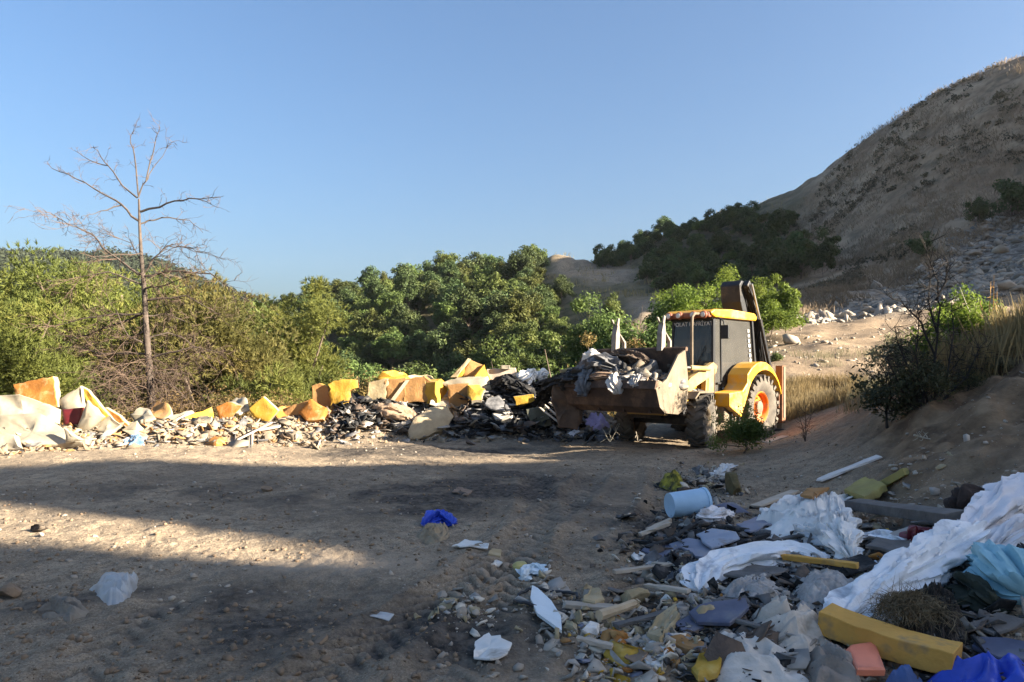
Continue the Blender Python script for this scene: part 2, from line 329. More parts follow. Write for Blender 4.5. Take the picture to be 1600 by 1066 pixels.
def ground_mat():
    m = bpy.data.materials.new('earth'); n, l = nt(m); b = n['Principled BSDF']
    tc = n.new('ShaderNodeTexCoord')
    def noise(s, d=4, r=.65, dist=0.0):
        d = min(d, 4)
        k = n.new('ShaderNodeTexNoise'); k.inputs['Scale'].default_value = s; k.inputs['Detail'].default_value = d; k.inputs['Roughness'].default_value = r; k.inputs['Distortion'].default_value = dist
        l.new(tc.outputs['Object'], k.inputs['Vector']); return k.outputs[0]
    def mix(fac, a, c, mode='MIX'):
        k = n.new('ShaderNodeMix'); k.data_type = 'RGBA'; k.blend_type = mode
        if isinstance(fac, float): k.inputs[0].default_value = fac
        else: l.new(fac, k.inputs[0])
        l.new(a, k.inputs[6])
        if isinstance(c, tuple): k.inputs[7].default_value = (*c, 1)
        else: l.new(c, k.inputs[7])
        return k.outputs[2]
    def attr(a):
        k = n.new('ShaderNodeAttribute'); k.attribute_name = a; return k.outputs['Fac']
    def R(x, *st): k = ramp(n, st); l.new(x, k.inputs[0]); return k.outputs[0]
    c = R(noise(.9), (.3, (.255, .195, .132)), (.5, (.40, .305, .205)), (.72, (.56, .43, .285)))
    c = mix(R(noise(7, 9, .75), (.42, (0, 0, 0)), (.62, (.75,) * 3)), c, (.165, .128, .092))
    c = mix(R(noise(26, 6, .7), (.55, (0, 0, 0)), (.68, (.7,) * 3)), c, (.42, .325, .22))
    vo = n.new('ShaderNodeTexVoronoi'); vo.inputs['Scale'].default_value = 34; l.new(tc.outputs['Object'], vo.inputs['Vector'])
    peb = R(vo.outputs['Distance'], (.12, (1, 1, 1)), (.2, (0, 0, 0)))
    c = mix(R(noise(60, 3, .8), (.45, (0, 0, 0)), (.6, (.6,) * 3)), c, (.12, .085, .055))
    c = mix(R(noise(90, 2, .7), (.58, (0, 0, 0)), (.66, (.65,) * 3)), c, (.50, .41, .30))
    c = mix(R(noise(3.1), (.5, (0, 0, 0)), (.6, (.55,) * 3)), c, mix(peb, c, (.38, .31, .23)))
    c = mix(attr('pale'), c, R(noise(5), (.35, (.36, .275, .19)), (.7, (.50, .39, .28))))
    c = mix(attr('bank'), c, R(noise(2.2), (.36, (.105, .068, .042)), (.52, (.21, .14, .083)), (.68, (.31, .215, .13))))
    c = mix(attr('ash'), c, R(noise(11), (.38, (.036, .031, .027)), (.66, (.14, .115, .092))))
    sc = R(noise(1.6, 9, .8, .6), (.38, (.11, .092, .072)), (.5, (.23, .195, .155)), (.62, (.40, .35, .29)))
    c = mix(attr('scree'), c, sc)
    gr = R(noise(.16, 9, .75), (.36, (.21, .145, .092)), (.5, (.33, .235, .15)), (.64, (.45, .335, .22)))
    gr = mix(R(noise(.5, 6), (.5, (0, 0, 0)), (.68, (.8,) * 3)), gr, (.14, .115, .08))
    c = mix(attr('grass'), c, gr)
    wd = R(noise(.5), (.35, (.05, .055, .025)), (.6, (.16, .13, .075)))
    c = mix(attr('wild'), c, wd)
    l.new(c, b.inputs['Base Color']); b.inputs['Roughness'].default_value = .95; b.inputs['Specular IOR Level'].default_value = .12
    bp = n.new('ShaderNodeBump'); bp.inputs['Strength'].default_value = .85; bp.inputs['Distance'].default_value = .03
    l.new(noise(20, 9, .7), bp.inputs['Height']); 
    bp2 = n.new('ShaderNodeBump'); bp2.inputs['Strength'].default_value = .5; bp2.inputs['Distance'].default_value = .4
    l.new(noise(1.3, 6, .7), bp2.inputs['Height']); l.new(attr('scree'), bp2.inputs['Strength']); l.new(bp.outputs[0], bp2.inputs['Normal']); l.new(bp2.outputs[0], b.inputs['Normal'])
    return m
gme.materials.append(ground_mat())
tag(link('ground', gme), kind='structure')

# ================================================================== plants and loose stone
bark = mat('bark', (.20, .15, .11), (.10, .075, .055), 8, .95, .6, 25)
deadwood = mat('dead_bark', (.125, .095, .075), (.06, .046, .037), 5, .95, .4, 25)
deadtwig = mat('dead_twig', (.135, .09, .062), (.07, .048, .036), 4, .95, 0)
blacktwig = mat('charred_twig', (.045, .036, .03), (.02, .017, .015), 5, .95, 0)
pine_a = leafmat('pine_needles', (.165, .182, .040), (.089, .109, .028), (.238, .231, .056), .7, .35, .1)
pine_b = leafmat('pine_needles_yellowing', (.191, .178, .050), (.112, .119, .033), (.264, .218, .066), .6, .35, .1)
maq_a = leafmat('oak_leaves', (.115, .144, .036), (.065, .090, .024), (.173, .187, .047), .5, .3, .28)
maq_b = leafmat('maquis_leaves', (.081, .111, .036), (.047, .068, .025), (.119, .140, .043), .5, .25, .25)
young = leafmat('young_leaves', (.167, .226, .033), (.100, .151, .025), (.234, .268, .050), .8, .45, .12)
shrub_g = leafmat('shrub_leaves', (.109, .149, .035), (.059, .089, .025), (.158, .188, .050), 1.2, .35, .15)
shrub_d = leafmat('dark_shrub_leaves', (.078, .081, .036), (.046, .049, .026), (.117, .111, .046), 1.4, .25, .1)
dry_l = leafmat('dry_leaves', (.198, .132, .046), (.112, .079, .030), (.251, .165, .059), 1.0, .3, .12)
dry_g = leafmat('dry_grass', (.304, .231, .106), (.198, .145, .066), (.370, .297, .158), .7, .4, .1)
weed = leafmat('pale_weeds', (.252, .231, .133), (.154, .147, .077), (.336, .294, .175), 1.0, .4, .1)

def rdirs(n):
    v = RNG.normal(size=(n, 3)); return v / np.linalg.norm(v, axis=1)[:, None]
def leaves(centers, rad, per, size, asp=.6, shell=.5, outward=.6, flat=1.0, grav=0.0):
    """small leaf quads scattered through clumps"""
    centers = np.asarray(centers); k = len(centers); rad = np.broadcast_to(rad, (k,)); N = k * per
    ci = np.repeat(np.arange(k), per); d = rdirs(N)
    p = centers[ci] + d * (rad[ci] * RNG.random(N) ** shell)[:, None] * np.array([1, 1, flat])
    nrm = d * outward + rdirs(N) * .8 + np.array([0, 0, .35]); nrm /= np.linalg.norm(nrm, axis=1)[:, None]
    t = np.cross(nrm, rdirs(N)); t /= np.linalg.norm(t, axis=1)[:, None]; b = np.cross(nrm, t); t[:, 2] -= grav
    s = (size * (.6 + .8 * RNG.random(N)))[:, None]
    v = np.stack([p - t * s, p + b * s * asp * .6 + nrm * s * .12, p + t * s, p - b * s * asp * .6], 1).reshape(-1, 3)
    return v, np.arange(N * 4).reshape(-1, 4)
def needles(centers, rad, tufts, per, ln, wd, flat=.75, up=.5, shell=.45):
    centers = np.asarray(centers); k = len(centers); rad = np.broadcast_to(rad, (k,)); T = k * tufts
    ci = np.repeat(np.arange(k), tufts); d = rdirs(T)
    tp = centers[ci] + d * (rad[ci] * RNG.random(T) ** shell)[:, None] * np.array([1, 1, flat])
    td = d + np.array([0, 0, up]) + rdirs(T) * .5; td /= np.linalg.norm(td, axis=1)[:, None]
    ti = np.repeat(np.arange(T), per); N = T * per
    nd = td[ti] + rdirs(N) * .75; nd /= np.linalg.norm(nd, axis=1)[:, None]
    side = np.cross(nd, rdirs(N)); side /= np.linalg.norm(side, axis=1)[:, None]
    L = (ln * (.6 + .7 * RNG.random(N)))[:, None]; p0 = tp[ti] + rdirs(N) * ln * .15
    v = np.stack([p0 + side * wd * .5, p0 - side * wd * .5, p0 + nd * L], 1).reshape(-1, 3)
    return v, np.arange(N * 3).reshape(-1, 3)
def crown_centres(n, rx, rz, z0, lump=.35, fill=.45):
    d = rdirs(n); d[:, 2] = np.where(d[:, 2] < -.35, -d[:, 2] * .6, d[:, 2])
    r = (fill + (1 - fill) * RNG.random(n) ** .5) * (1 + lump * (RNG.random(n) - .5) * 2)
    return np.stack([d[:, 0] * rx * r, d[:, 1] * rx * r, z0 + d[:, 2] * rz * r], 1)
def trunk_mb(h, r0, cents, lean=.1, nb=9, seg=7):
    mb = MB(); a = random.random() * 6.28; k = 7; pts = []
    for i in range(k):
        t = i / (k - 1); pts.append((lean * h * t * t * math.cos(a) + .06 * math.sin(i * 2.1 + a), lean * h * t * t * math.sin(a) + .06 * math.cos(i * 1.7 + a), -.4 + (h + .4) * t))
    mb.tube(pts, [r0 * (1.25 - 1.05 * i / (k - 1)) for i in range(k)], seg)
    for c in random.sample(list(cents), min(nb, len(cents))):
        z = min(max(.25 * h, c[2] * .6), h * .92); t = (z + .4) / (h + .4); b = (lean * h * t * t * math.cos(a), lean * h * t * t * math.sin(a), z)
        m = ((b[0] + c[0]) / 2, (b[1] + c[1]) / 2, (b[2] + c[2]) / 2 - .08 * h * .3)
        mb.tube([b, m, tuple(c)], [r0 * .38, r0 * .26, r0 * .1], 5)
    return mb
def make_tree(name, label, cat, h, rx, lm, kind='broad', n=46, per=130, size=.16, group=None, z0=None, clump=.62, r0=None, lump=.35, wood=None, flat=.8):
    root = link(name, None); tag(root, label, cat, group)
    z0 = h * .55 if z0 is None else z0; c = crown_centres(n, rx * .78, (h - z0) * .82, z0, lump); c[:, 2] = np.maximum(c[:, 2], .12 * h)
    rad = clump * (.65 + .7 * RNG.random(n))
    if kind == 'pine': v, f = needles(c, rad, int(per * 2.1), 9, size, .028, flat)
    else: v, f = leaves(c, rad, per, size, .75, .5, .6, flat)
    trunk_mb(h * .85, r0 or h * .022, c).build('trunk', wood or bark, root, True)
    link('crown', npmesh('crown', v, f, False, [lm]), root)
    return root

# ---- pines just beyond the heap on the left
def put(o, px, d, sink=.1, rz=None, sc=1.0, py_top=None, h=None):
    x = (px - CX) / F * d; z = Hs(x, d); o.location = (x, d, z - sink); o.rotation_euler.z = random.random() * 6.28 if rz is None else rz
    if py_top is not None: sc = (EYE + (HY - py_top) / F * d - z + sink) / h
    o.scale = (sc, sc, sc); return o
for px, d, top, h, rx, lm, lab, n, per in (
    (128, 27, 388, 9.6, 3.3, pine_a, 'tall bushy olive green pine behind the left side of the bare dead tree', 120, 66),
    (318, 26, 420, 9.0, 2.6, pine_b, 'yellowing pine with thin top right of the bare dead tree', 90, 62),
    (20, 23, 478, 7.6, 2.6, pine_a, 'bright green pine at the left edge behind the white and orange panels', 70, 62),
    (462, 31, 462, 9.4, 2.0, pine_a, 'rounded light green pine right of the yellowing pine, left of the valley forest', 62, 62),
    (402, 36, 468, 9.5, 2.0, maq_a, 'darker green tree between the yellowing pine and the rounded light green pine', 50, 120),
    (425, 24.5, 566, 4.8, 1.5, pine_a, 'low bright green pine bush at the foot of the rounded pine', 40, 58),
    (232, 29, 415, 9.6, 2.7, pine_a, 'pine crown showing in the gap behind the dead tree trunk', 84, 60),
    (60, 48, 432, 14.0, 4.2, maq_a, 'grey green tree on the left behind the tall bushy pine', 60, 120)):
    k = 'pine' if lm in (pine_a, pine_b) else 'broad'
    t = make_tree('pine_tree' if k == 'pine' else 'broadleaf_tree', lab, 'tree', h, rx, lm, k, n, per,   .165 if k == 'pine' else .17, clump=.92 if rx > 2 else .68, z0=h * .54)
    put(t, px, d, .15, py_top=top - 22, h=h)

# ---- the bare dead tree
def dead_tree():
    D0 = 19.6; base = P(237, 662, D0); base.z = Hs(base.x, D0) - .1
    root = link('dead_tree', None, None, base); tag(root, 'tall bare dead tree with grey branches standing behind the heap', 'tree')
    def L(px, py, off=0.0): return P(px, py, D0 + off) - base
    tr = [(237, 668), (236, 610), (232, 560), (228, 510), (226, 460), (223, 427), (220, 390), (218, 351), (217, 311)]
    MB().tube([L(*p) for p in tr], [.115, .10, .085, .076, .068, .058, .046, .035, .024], 9).build('trunk', deadwood, root, True)
    limbs = [((216, 309), (231, 280), (244, 256), (269, 222)), ((228, 284), (239, 240), (244, 214), (250, 199)), ((216, 305), (210, 243), (204, 214), (212, 199)),
             ((214, 309), (191, 290), (169, 259), (141, 251), (116, 235)), ((169, 259), (155, 240), (146, 228)), ((218, 346), (189, 319), (157, 301), (120, 280), (81, 263)),
             ((189, 321), (157, 330), (128, 338)), ((220, 331), (260, 318), (296, 310), (344, 308)), ((296, 310), (322, 315), (341, 325)), ((219, 351), (231, 345), (265, 340), (296, 344), (317, 364)),
             ((224, 428), (241, 403), (262, 384), (291, 387), (312, 394)), ((218, 430), (197, 414), (160, 387), (144, 366), (107, 351), (80, 333)), ((222, 396), (178, 398), (147, 401)),
             ((227, 490), (180, 491), (135, 497), (81, 509)), ((226, 488), (156, 515), (102, 536)), ((229, 553), (156, 553), (105, 542)), ((232, 602), (192, 607), (150, 619)),
             ((235, 622), (210, 626), (183, 638)), ((234, 584), (270, 581), (294, 584)), ((228, 494), (264, 491), (300, 506)), ((231, 560), (303, 542), (345, 551)),
             ((225, 452), (258, 446), (300, 430)), ((224, 446), (170, 425), (104, 437)), ((224, 432), (255, 425), (330, 428), (381, 467)), ((222, 410), (205, 380), (183, 372)),
             ((230, 530), (262, 520), (290, 530), (318, 560)), ((229, 515), (190, 540), (150, 580)), ((233, 575), (200, 580), (160, 600)), ((226, 470), (290, 462), (340, 490)), ((233, 590), (265, 600), (300, 630)), ((231, 540), (200, 525), (170, 470))]
    tw = MB()
    def twig(p, d, ln, r, depth):
        pts = [p]; q = p.copy(); dd = d.copy(); k = 4
        for i in range(k):
            dd = (dd + Vector((random.gauss(0, .28), random.gauss(0, .28), random.gauss(-.02, .25)))).normalized(); q = q + dd * ln / k; pts.append(q.copy())
        tw.tube(pts, [r, r * .9, r * .75, r * .6, r * .4], 3, False)
        if depth:
            for _ in range(random.choice((2, 3, 3))):
                j = random.randint(1, k); twig(pts[j], (dd + Vector((random.gauss(0, .7), random.gauss(0, .7), random.gauss(0, .6)))).normalized(), ln * .55, r * .7, depth - 1)
    for i, lb in enumerate(limbs):
        off = random.uniform(-1.0, 1.0); n = len(lb); pts = [L(p[0], p[1], off * (j / (n - 1)) ** 1.2) for j, p in enumerate(lb)]
        ln = sum((pts[j + 1] - pts[j]).length for j in range(n - 1)); r = min(.036, .010 + .009 * ln) * (.8 if lb[0][1] < 315 else 1)
        sm = [pts[0]]
        for j in range(n - 1):
            for t in (.34, .67, 1): sm.append(pts[j].lerp(pts[j + 1], t) + Vector((random.gauss(0, .018), random.gauss(0, .018), random.gauss(0, .018))) * (t < 1))
        m = len(sm); MB().tube(sm, [r * (1 - .78 * j / (m - 1)) for j in range(m)], 6).build('branch', deadwood, root, True)
        low = lb[0][1] > 400
        for _ in range(int(ln * (11 if low else 7))):
            j = random.randint(max(1, m // 4), m - 1); d = (sm[j] - sm[j - 1]).normalized()
            twig(sm[j], (d * .7 + Vector((random.gauss(0, .6), random.gauss(0, .6), random.gauss(-.15 if low else .12, .45)))).normalized(), random.uniform(.25, .8) if low else random.uniform(.12, .42), .0085 if low else .0065, 2 if low else 1)
    for _ in range(210):   # dense dry twiggery round the lower stem
        z = random.uniform(.3, 3.6); a = random.random() * 6.28
        twig(Vector((-.1 * z / 3, 0, z)), Vector((math.cos(a), math.sin(a) * .8, random.uniform(-.5, .25))).normalized(), random.uniform(.7, 1.9), .009, 2)
    o = tw.build('twigs', deadtwig, root); o['kind'] = 'stuff'
dead_tree()

# ---- forest on the middle hillside and the ridge: every tree its own object
PROTO = [make_tree('evergreen_tree', 'x', 'tree', h, rx, lm, 'broad', n, 150, sz, None, z0, cl, lump=.5) for h, rx, lm, n, sz, z0, cl in (
    (5.2, 2.3, maq_a, 46, .17, 2.5, .72), (6.4, 2.2, maq_a, 50, .18, 3.3, .74), (4.2, 2.2, maq_b, 40, .16, 1.9, .7), (5.6, 2.6, maq_b, 50, .17, 2.6, .75), (3.4, 1.9, maq_a, 34, .15, 1.5, .62), (6.8, 2.0, maq_b, 46, .17, 3.6, .68), (4.6, 2.6, maq_a, 44, .16, 1.9, .74))]
PFAR = [make_tree('pine_tree', 'x', 'tree', h, rx, lm, 'broad', 40, 140, .15, None, h * .62, .66, lump=.5) for h, rx, lm in ((7.0, 2.1, maq_a), (6.2, 2.3, maq_a))]
used = set(); pts = []
def place_tree(protos, x, y, sc, label, group, z=None):
    pr = random.choice(protos)
    if pr.name in used: o = copy_tree(pr)
    else: o = pr; used.add(pr.name)
    o.location = (x, y, (Hs(x, y) if z is None else z) - .15 * sc); o.rotation_euler = (0, 0, random.random() * 6.28); o.scale = (sc * random.uniform(.9, 1.12), sc * random.uniform(.9, 1.12), sc * random.uniform(.88, 1.15))
    tag(o, label, 'tree', group); return o
def scatter(n, dpx, dd, mind, ok):
    out = []
    for _ in range(n * 40):
        if len(out) >= n: break
        d = math.exp(random.uniform(math.log(dd[0]), math.log(dd[1]))); px = random.uniform(*dpx); x = (px - CX) / F * d
        if not ok(px, d): continue
        if all((x - a) ** 2 + (d - b) ** 2 > mind * mind for a, b, _p in out): out.append((x, d, px))
    return out
def crest_ok(px, d):
    if px > 830 and d > 66 and abs(px - (880 + (112 - d) * 3.0)) < 62: return False      # the dirt track
    if px > 838 and d > 78: return False
    if px > 885 and d > 54: return False
    if px > 790 and d > 96: return False
    if px > 960 and d < 60: return False
    return True
fl = scatter(270, (395, 985), (36, 114), 2.2, crest_ok)
for x, y, px in fl:
    zone = ('low in the valley' if y < 52 else 'halfway up the slope' if y < 74 else 'near the crest') + ' ' + ('close to the left pines' if px < 520 else 'left of the foam box' if px < 640 else 'above the open foam box' if px < 790 else 'left of the oak bush' if px < 890 else 'below the dirt track')
    place_tree(PROTO, x, y, random.uniform(.5, .86) * (.85 if y < 50 else 1) * (.6 if px > 850 else 1), 'green tree in the middle hillside wood, ' + zone, 'trees of the middle hillside wood')
rl = scatter(110, (932, 1262), (64, 120), 2.3, lambda px, d: (px > 1010 or d > 100) and d > 118 - .17 * (px - 925) - (26 if px < 1150 else 14) and d < 126 - .11 * (px - 925) and not (px < 985 and d < 100))
for x, y, px in rl:
    place_tree(PROTO[2:6], x, y, random.uniform(.42, .68), 'dark evergreen in the shaded ridge wood, ' + ('left end' if px < 1030 else 'above the cab' if px < 1150 else 'right end by the grassy hill') + (', high up' if y > 100 else ', lower down'), 'trees of the shaded ridge wood').location.z -= .55
for px, d, top, lab in ((700, 106, 384, 'tallest rounded pine on the skyline of the middle hillside'), (765, 108, 390, 'broad pine on the skyline right of the tallest rounded pine'), (826, 110, 376, 'lone tree on the skyline just left of the sandy mound'),
                        (640, 104, 408, 'pine on the skyline left of the tallest rounded pine'), (530, 101, 432, 'flat topped pine low on the left part of the skyline')):
    o = place_tree(PFAR, (px - CX) / F * d, d, 1, lab, None); o.rotation_euler.z = random.random() * 6
    z = Hs(o.location.x, d); s_ = (EYE + (HY - top) / F * d - z) / 6.9; o.scale = (s_ * (.7 if px == 826 else 1.0), s_ * (.7 if px == 826 else 1.0), s_); o.location.z = z - .1
# ---- shrubs and small trees one can pick out
def bush(name, lab, px, d, top, rx, h, lm, n=26, per=120, size=.07, cat='shrub', z0=None, clump=.32, wood=None, kind='broad', flat=.85):
    rx = rx * 1.25 if name == 'young_tree' else rx
    t = make_tree(name, lab, cat, h, rx, lm, kind, n, per, size, None, h * (.38 if name == 'young_tree' else .30 if name == 'dark_shrub' else .45) if z0 is None else z0, clump, r0=.025, lump=.45, wood=wood, flat=flat)
    return put(t, px, d, .05, py_top=top + 4, h=h)
bush('young_tree', 'bright green leafy young tree behind the cab roof, left one', 1062, 32, 424, 1.25, 4.0, young, 46, 260, .06, 'tree', clump=.45)
bush('young_tree', 'tallest bright green young tree, just left of the raised black boom', 1130, 33, 404, 1.15, 4.2, young, 46, 260, .06, 'tree', clump=.42)
bush('young_tree', 'bright green young tree right of the raised black boom', 1190, 33, 416, 1.2, 4.2, young, 48, 260, .06, 'tree', clump=.42)
bush('young_tree', 'low bright green young tree at the right end of the sunlit row', 1228, 32, 436, .8, 3.2, young, 30, 130, .1, 'tree', clump=.38)
bush('young_tree', 'brownish green small tree at the left end of the sunlit row', 995, 31, 444, 1.25, 3.8, shrub_g, 44, 260, .06, 'tree', clump=.45)
bush('young_tree', 'bright green young tree hidden low behind the cab', 1100, 31, 436, 1.2, 3.8, young, 40, 260, .06, 'tree', clump=.42)
bush('green_shrub', 'low bright green bush at the foot of the sunlit row, right end', 1205, 30.5, 466, 1.3, 2.2, young, 40, 240, .05, clump=.36)
bush('green_shrub', 'low green bush behind the rear of the cab', 1150, 30.2, 462, 1.3, 2.2, young, 40, 240, .05, clump=.36)
bush('oak_bush', 'rounded green oak bush in front of the shaded wood, above the bucket', 930, 33, 462, 1.1, 4.6, shrub_g, 40, 260, .06, clump=.42)
bush('oak_bush', 'round dark green bush at the foot of the grassy hill', 1285, 62, 362, 1.9, 4.4, maq_b, 46, 150, .14, clump=.6)
bush('oak_bush', 'dark bush left of the round dark bush below the grassy hill', 1225, 64, 388, 1.9, 4.0, maq_b, 40, 150, .14, clump=.6)
bush('oak_bush', 'dark green bush on the scree slope near the right edge', 1530, 56, 302, 1.7, 4.2, maq_b, 46, 150, .13, clump=.55)
bush('oak_bush', 'small dark bush left of and below the one on the scree', 1440, 55, 362, 1.0, 2.4, maq_b, 26, 120, .12, clump=.45)
bush('oak_bush', 'dark bush cut off by the right edge on the upper scree', 1590, 57, 262, 1.3, 3.6, maq_b, 30, 120, .13, clump=.5)
bush('green_shrub', 'rounded yellow green shrub behind the foam sofa, left of two', 632, 20.6, 562, .75, 1.5, shrub_g, 30, 260, .03, clump=.28)
bush('green_shrub', 'rounded yellow green shrub behind the foam sofa, right of two', 676, 20.8, 564, .8, 1.5, shrub_g, 30, 260, .03, clump=.28)
bush('green_shrub', 'upright green shrub right of the open foam box', 780, 22, 532, .62, 2.2, shrub_g, 32, 260, .03, clump=.3)
bush('green_shrub', 'small pale green shrub in the dark wood above the bucket', 872, 25, 500, .5, 2.6, young, 20, 200, .03, clump=.26)
bush('dry_shrub', 'rusty brown dry shrub left of the two yellow green shrubs', 562, 20.2, 566, .9, 1.3, dry_l, 30, 220, .026, clump=.3)
bush('dry_shrub', 'dry golden brown bush right of the dead tree foot', 330, 20.0, 588, 1.5, 1.9, dry_l, 44, 240, .026, clump=.38)
bush('dry_shrub', 'brown and green bush below the low bright green pine', 418, 20.5, 600, 1.1, 1.6, dry_l, 34, 220, .026, clump=.34)
bush('dry_shrub', 'dry brown bush left of the dead tree foot', 170, 19.2, 610, 1.1, 1.6, dry_l, 30, 220, .026, clump=.34)
bush('dry_shrub', 'tan dry shrub just left of the left pallet fork', 932, 22, 520, .45, 2.0, dry_l, 20, 200, .026, clump=.24)
bush('dry_shrub', 'tan dry shrub between the two pallet forks', 1000, 23, 516, .75, 2.2, dry_l, 26, 200, .026, clump=.28)
bush('green_shrub', 'low dark green shrub growing in front of the rear wheel', 1160, 13.6, 640, .55, .85, shrub_g, 34, 200, .024, clump=.2)
bush('dark_shrub', 'dark leafy shrub on the earth bank under the charred branches', 1440, 10.2, 520, .85, 1.5, shrub_d, 44, 70, .03, clump=.24, wood=blacktwig)
bush('dark_shrub', 'dark shrub low on the bank left of the charred branches', 1392, 10.6, 545, .5, 1.1, shrub_d, 26, 60, .035, clump=.2, wood=blacktwig)
bush('dark_shrub', 'dark twiggy shrub right of the charred branches on the bank', 1510, 10.4, 560, .6, 1.2, shrub_d, 30, 60, .03, clump=.22, wood=blacktwig)
bush('pale_weed_bush', 'dim pale weed bush low on the bank at the right edge', 1560, 10.6, 545, .7, 1.0, weed, 34, 120, .03, clump=.24)
bush('green_shrub', 'sunlit green shrub on the bank behind the charred branches', 1492, 13.0, 442, .5, 1.9, young, 30, 120, .045, clump=.24)
bush('green_shrub', 'sunlit yellowish shrub on the bank near the tall dry stalks', 1545, 13.4, 462, .6, 1.8, young, 30, 110, .045, clump=.26)
bush('dark_shrub', 'dim green shrub at the right edge on the bank', 1600, 10.5, 575, .6, 1.0, shrub_g, 26, 110, .04, clump=.22)
bush('pale_weed_bush', 'pale dry weed bush in sun on top of the bank', 1500, 11.6, 505, .7, 1.0, weed, 34, 120, .03, clump=.22)
bush('pale_weed_bush', 'pale dry weed bush in sun at the right edge of the bank', 1575, 11.8, 488, .8, 1.1, weed, 36, 120, .03, clump=.24)
bush('pale_weed_bush', 'pale weed bush left of the charred branches on the bank', 1420, 12.4, 508, .5, 1.0, weed, 26, 110, .03, clump=.2)
bush('dark_shrub', 'small dark round bush beside the sunlit dirt road', 1213, 24, 545, .35, .7, shrub_g, 16, 90, .05, clump=.2)

def twig_shrub(name, lab, px, d, limbs, m, r=.012, extra=60, tl=.35):
    base = P(px, HY, d); base.z = Hs(base.x, d) - .05; root = link(name, None, None, base); tag(root, lab, 'shrub'); tw = MB()
    for lb in limbs:
        off = random.uniform(-.3, .3); n = len(lb); p = [P(a, b, d + off * j / n) - base for j, (a, b) in enumerate(lb)]; sm = [p[0]]
        for j in range(n - 1):
            for t in (.34, .67, 1): sm.append(p[j].lerp(p[j + 1], t) + Vector((random.gauss(0, .012),) * 3))
        MB().tube(sm, [r * (1 - .75 * j / (len(sm) - 1)) for j in range(len(sm))], 5).build('branch', m, root, True)
        for _ in range(extra):
            j = random.randint(1, len(sm) - 1); q = sm[j]; dv = Vector((random.gauss(0, .6), random.gauss(0, .6), random.gauss(.4, .5))).normalized(); l = random.uniform(.3, 1) * tl
            w = [q]
            for _k in range(3): dv = (dv + Vector((random.gauss(0, .35), random.gauss(0, .35), random.gauss(0, .3)))).normalized(); w.append(w[-1] + dv * l / 3)
            tw.tube(w, [.0045, .004, .003, .002], 3, False)
    o = tw.build('twigs', m, root); o['kind'] = 'stuff'
twig_shrub('charred_shrub', 'black leafless burnt shrub rising from the earth bank', 1455, 10.3, [((1462, 660), (1462, 560), (1468, 480), (1465, 440), (1452, 410), (1445, 380)), ((1462, 560), (1440, 505), (1415, 480), (1385, 462)), ((1464, 520), (1450, 470), (1455, 420)), ((1440, 660), (1425, 590), (1405, 540), (1398, 510)), ((1450, 660), (1470, 600), (1500, 560)), ((1450, 660), (1440, 600), (1430, 530)), ((1456, 660), (1480, 590), (1490, 520), (1486, 470)), ((1440, 660), (1405, 600), (1385, 560)), ((1452, 640), (1430, 560), (1436, 490)), ((1462, 470), (1478, 440), (1480, 410)), ((1458, 640), (1510, 590), (1530, 545))], blacktwig, .018, 44, .45)
twig_shrub('twiggy_shrub', 'brown twiggy half bare shrub on the bank right of the charred one', 1520, 10.7, [((1510, 650), (1500, 590), (1488, 540), (1480, 500)), ((1512, 650), (1516, 580), (1510, 520)), ((1515, 650), (1532, 590), (1545, 545)), ((1512, 650), (1525, 600), (1530, 520)), ((1508, 650), (1490, 610), (1470, 580))], deadtwig, .012, 40, .4)
twig_shrub('twiggy_shrub', 'brown twiggy shrub low on the bank left of the charred one', 1400, 10.9, [((1408, 640), (1398, 590), (1385, 550)), ((1410, 640), (1412, 580), (1408, 530)), ((1410, 640), (1425, 590), (1430, 555)), ((1406, 640), (1385, 610), (1372, 590))], deadtwig, .011, 40, .35)
bush('green_shrub', 'yellow green leafy shrub catching sun above the charred branches', 1480, 11.8, 468, .55, 1.3, young, 30, 130, .035, clump=.22)
twig_shrub('dry_weed', 'thin pale dry weed standing in front of the front wheel', 953, 15.2, [((953, 690), (944, 672), (938, 662)), ((953, 690), (954, 670), (950, 655)), ((953, 690), (962, 675), (968, 662))], mat('pale_stem', (.5, .44, .33)), .012, 6, .2)
twig_shrub('dry_weed', 'leafless brown weed on the slope right of the rear wheel', 1258, 13.0, [((1258, 690), (1254, 665), (1246, 645)), ((1258, 690), (1262, 665), (1270, 645)), ((1258, 690), (1258, 660), (1258, 638))], deadtwig, .009, 14, .25)
twig_shrub('dry_stalks', 'bundle of tall orange dry stalks above the pale weed bushes', 1548, 12.2, [((1545, 540), (1546, 480), (1548, 440)), ((1550, 540), (1552, 490), (1553, 430)), ((1556, 540), (1556, 500), (1558, 455)), ((1542, 540), (1536, 500), (1532, 470))], mat('orange_stalk', (.5, .28, .09)), .014, 3, .12)
twig_shrub('dry_stalks', 'single slanting dry stalk leaning left above the bank', 1520, 12.0, [((1527, 530), (1516, 490), (1500, 448))], mat('pale_stem', (.5, .44, .33)), .012, 2, .1)
twig_shrub('fallen_branch', 'bleached twiggy branch lying across the face of the bank', 1450, 9.2, [((1428, 680), (1450, 685), (1478, 684))], mat('pale_stem', (.5, .44, .33)), .014, 16, .14)

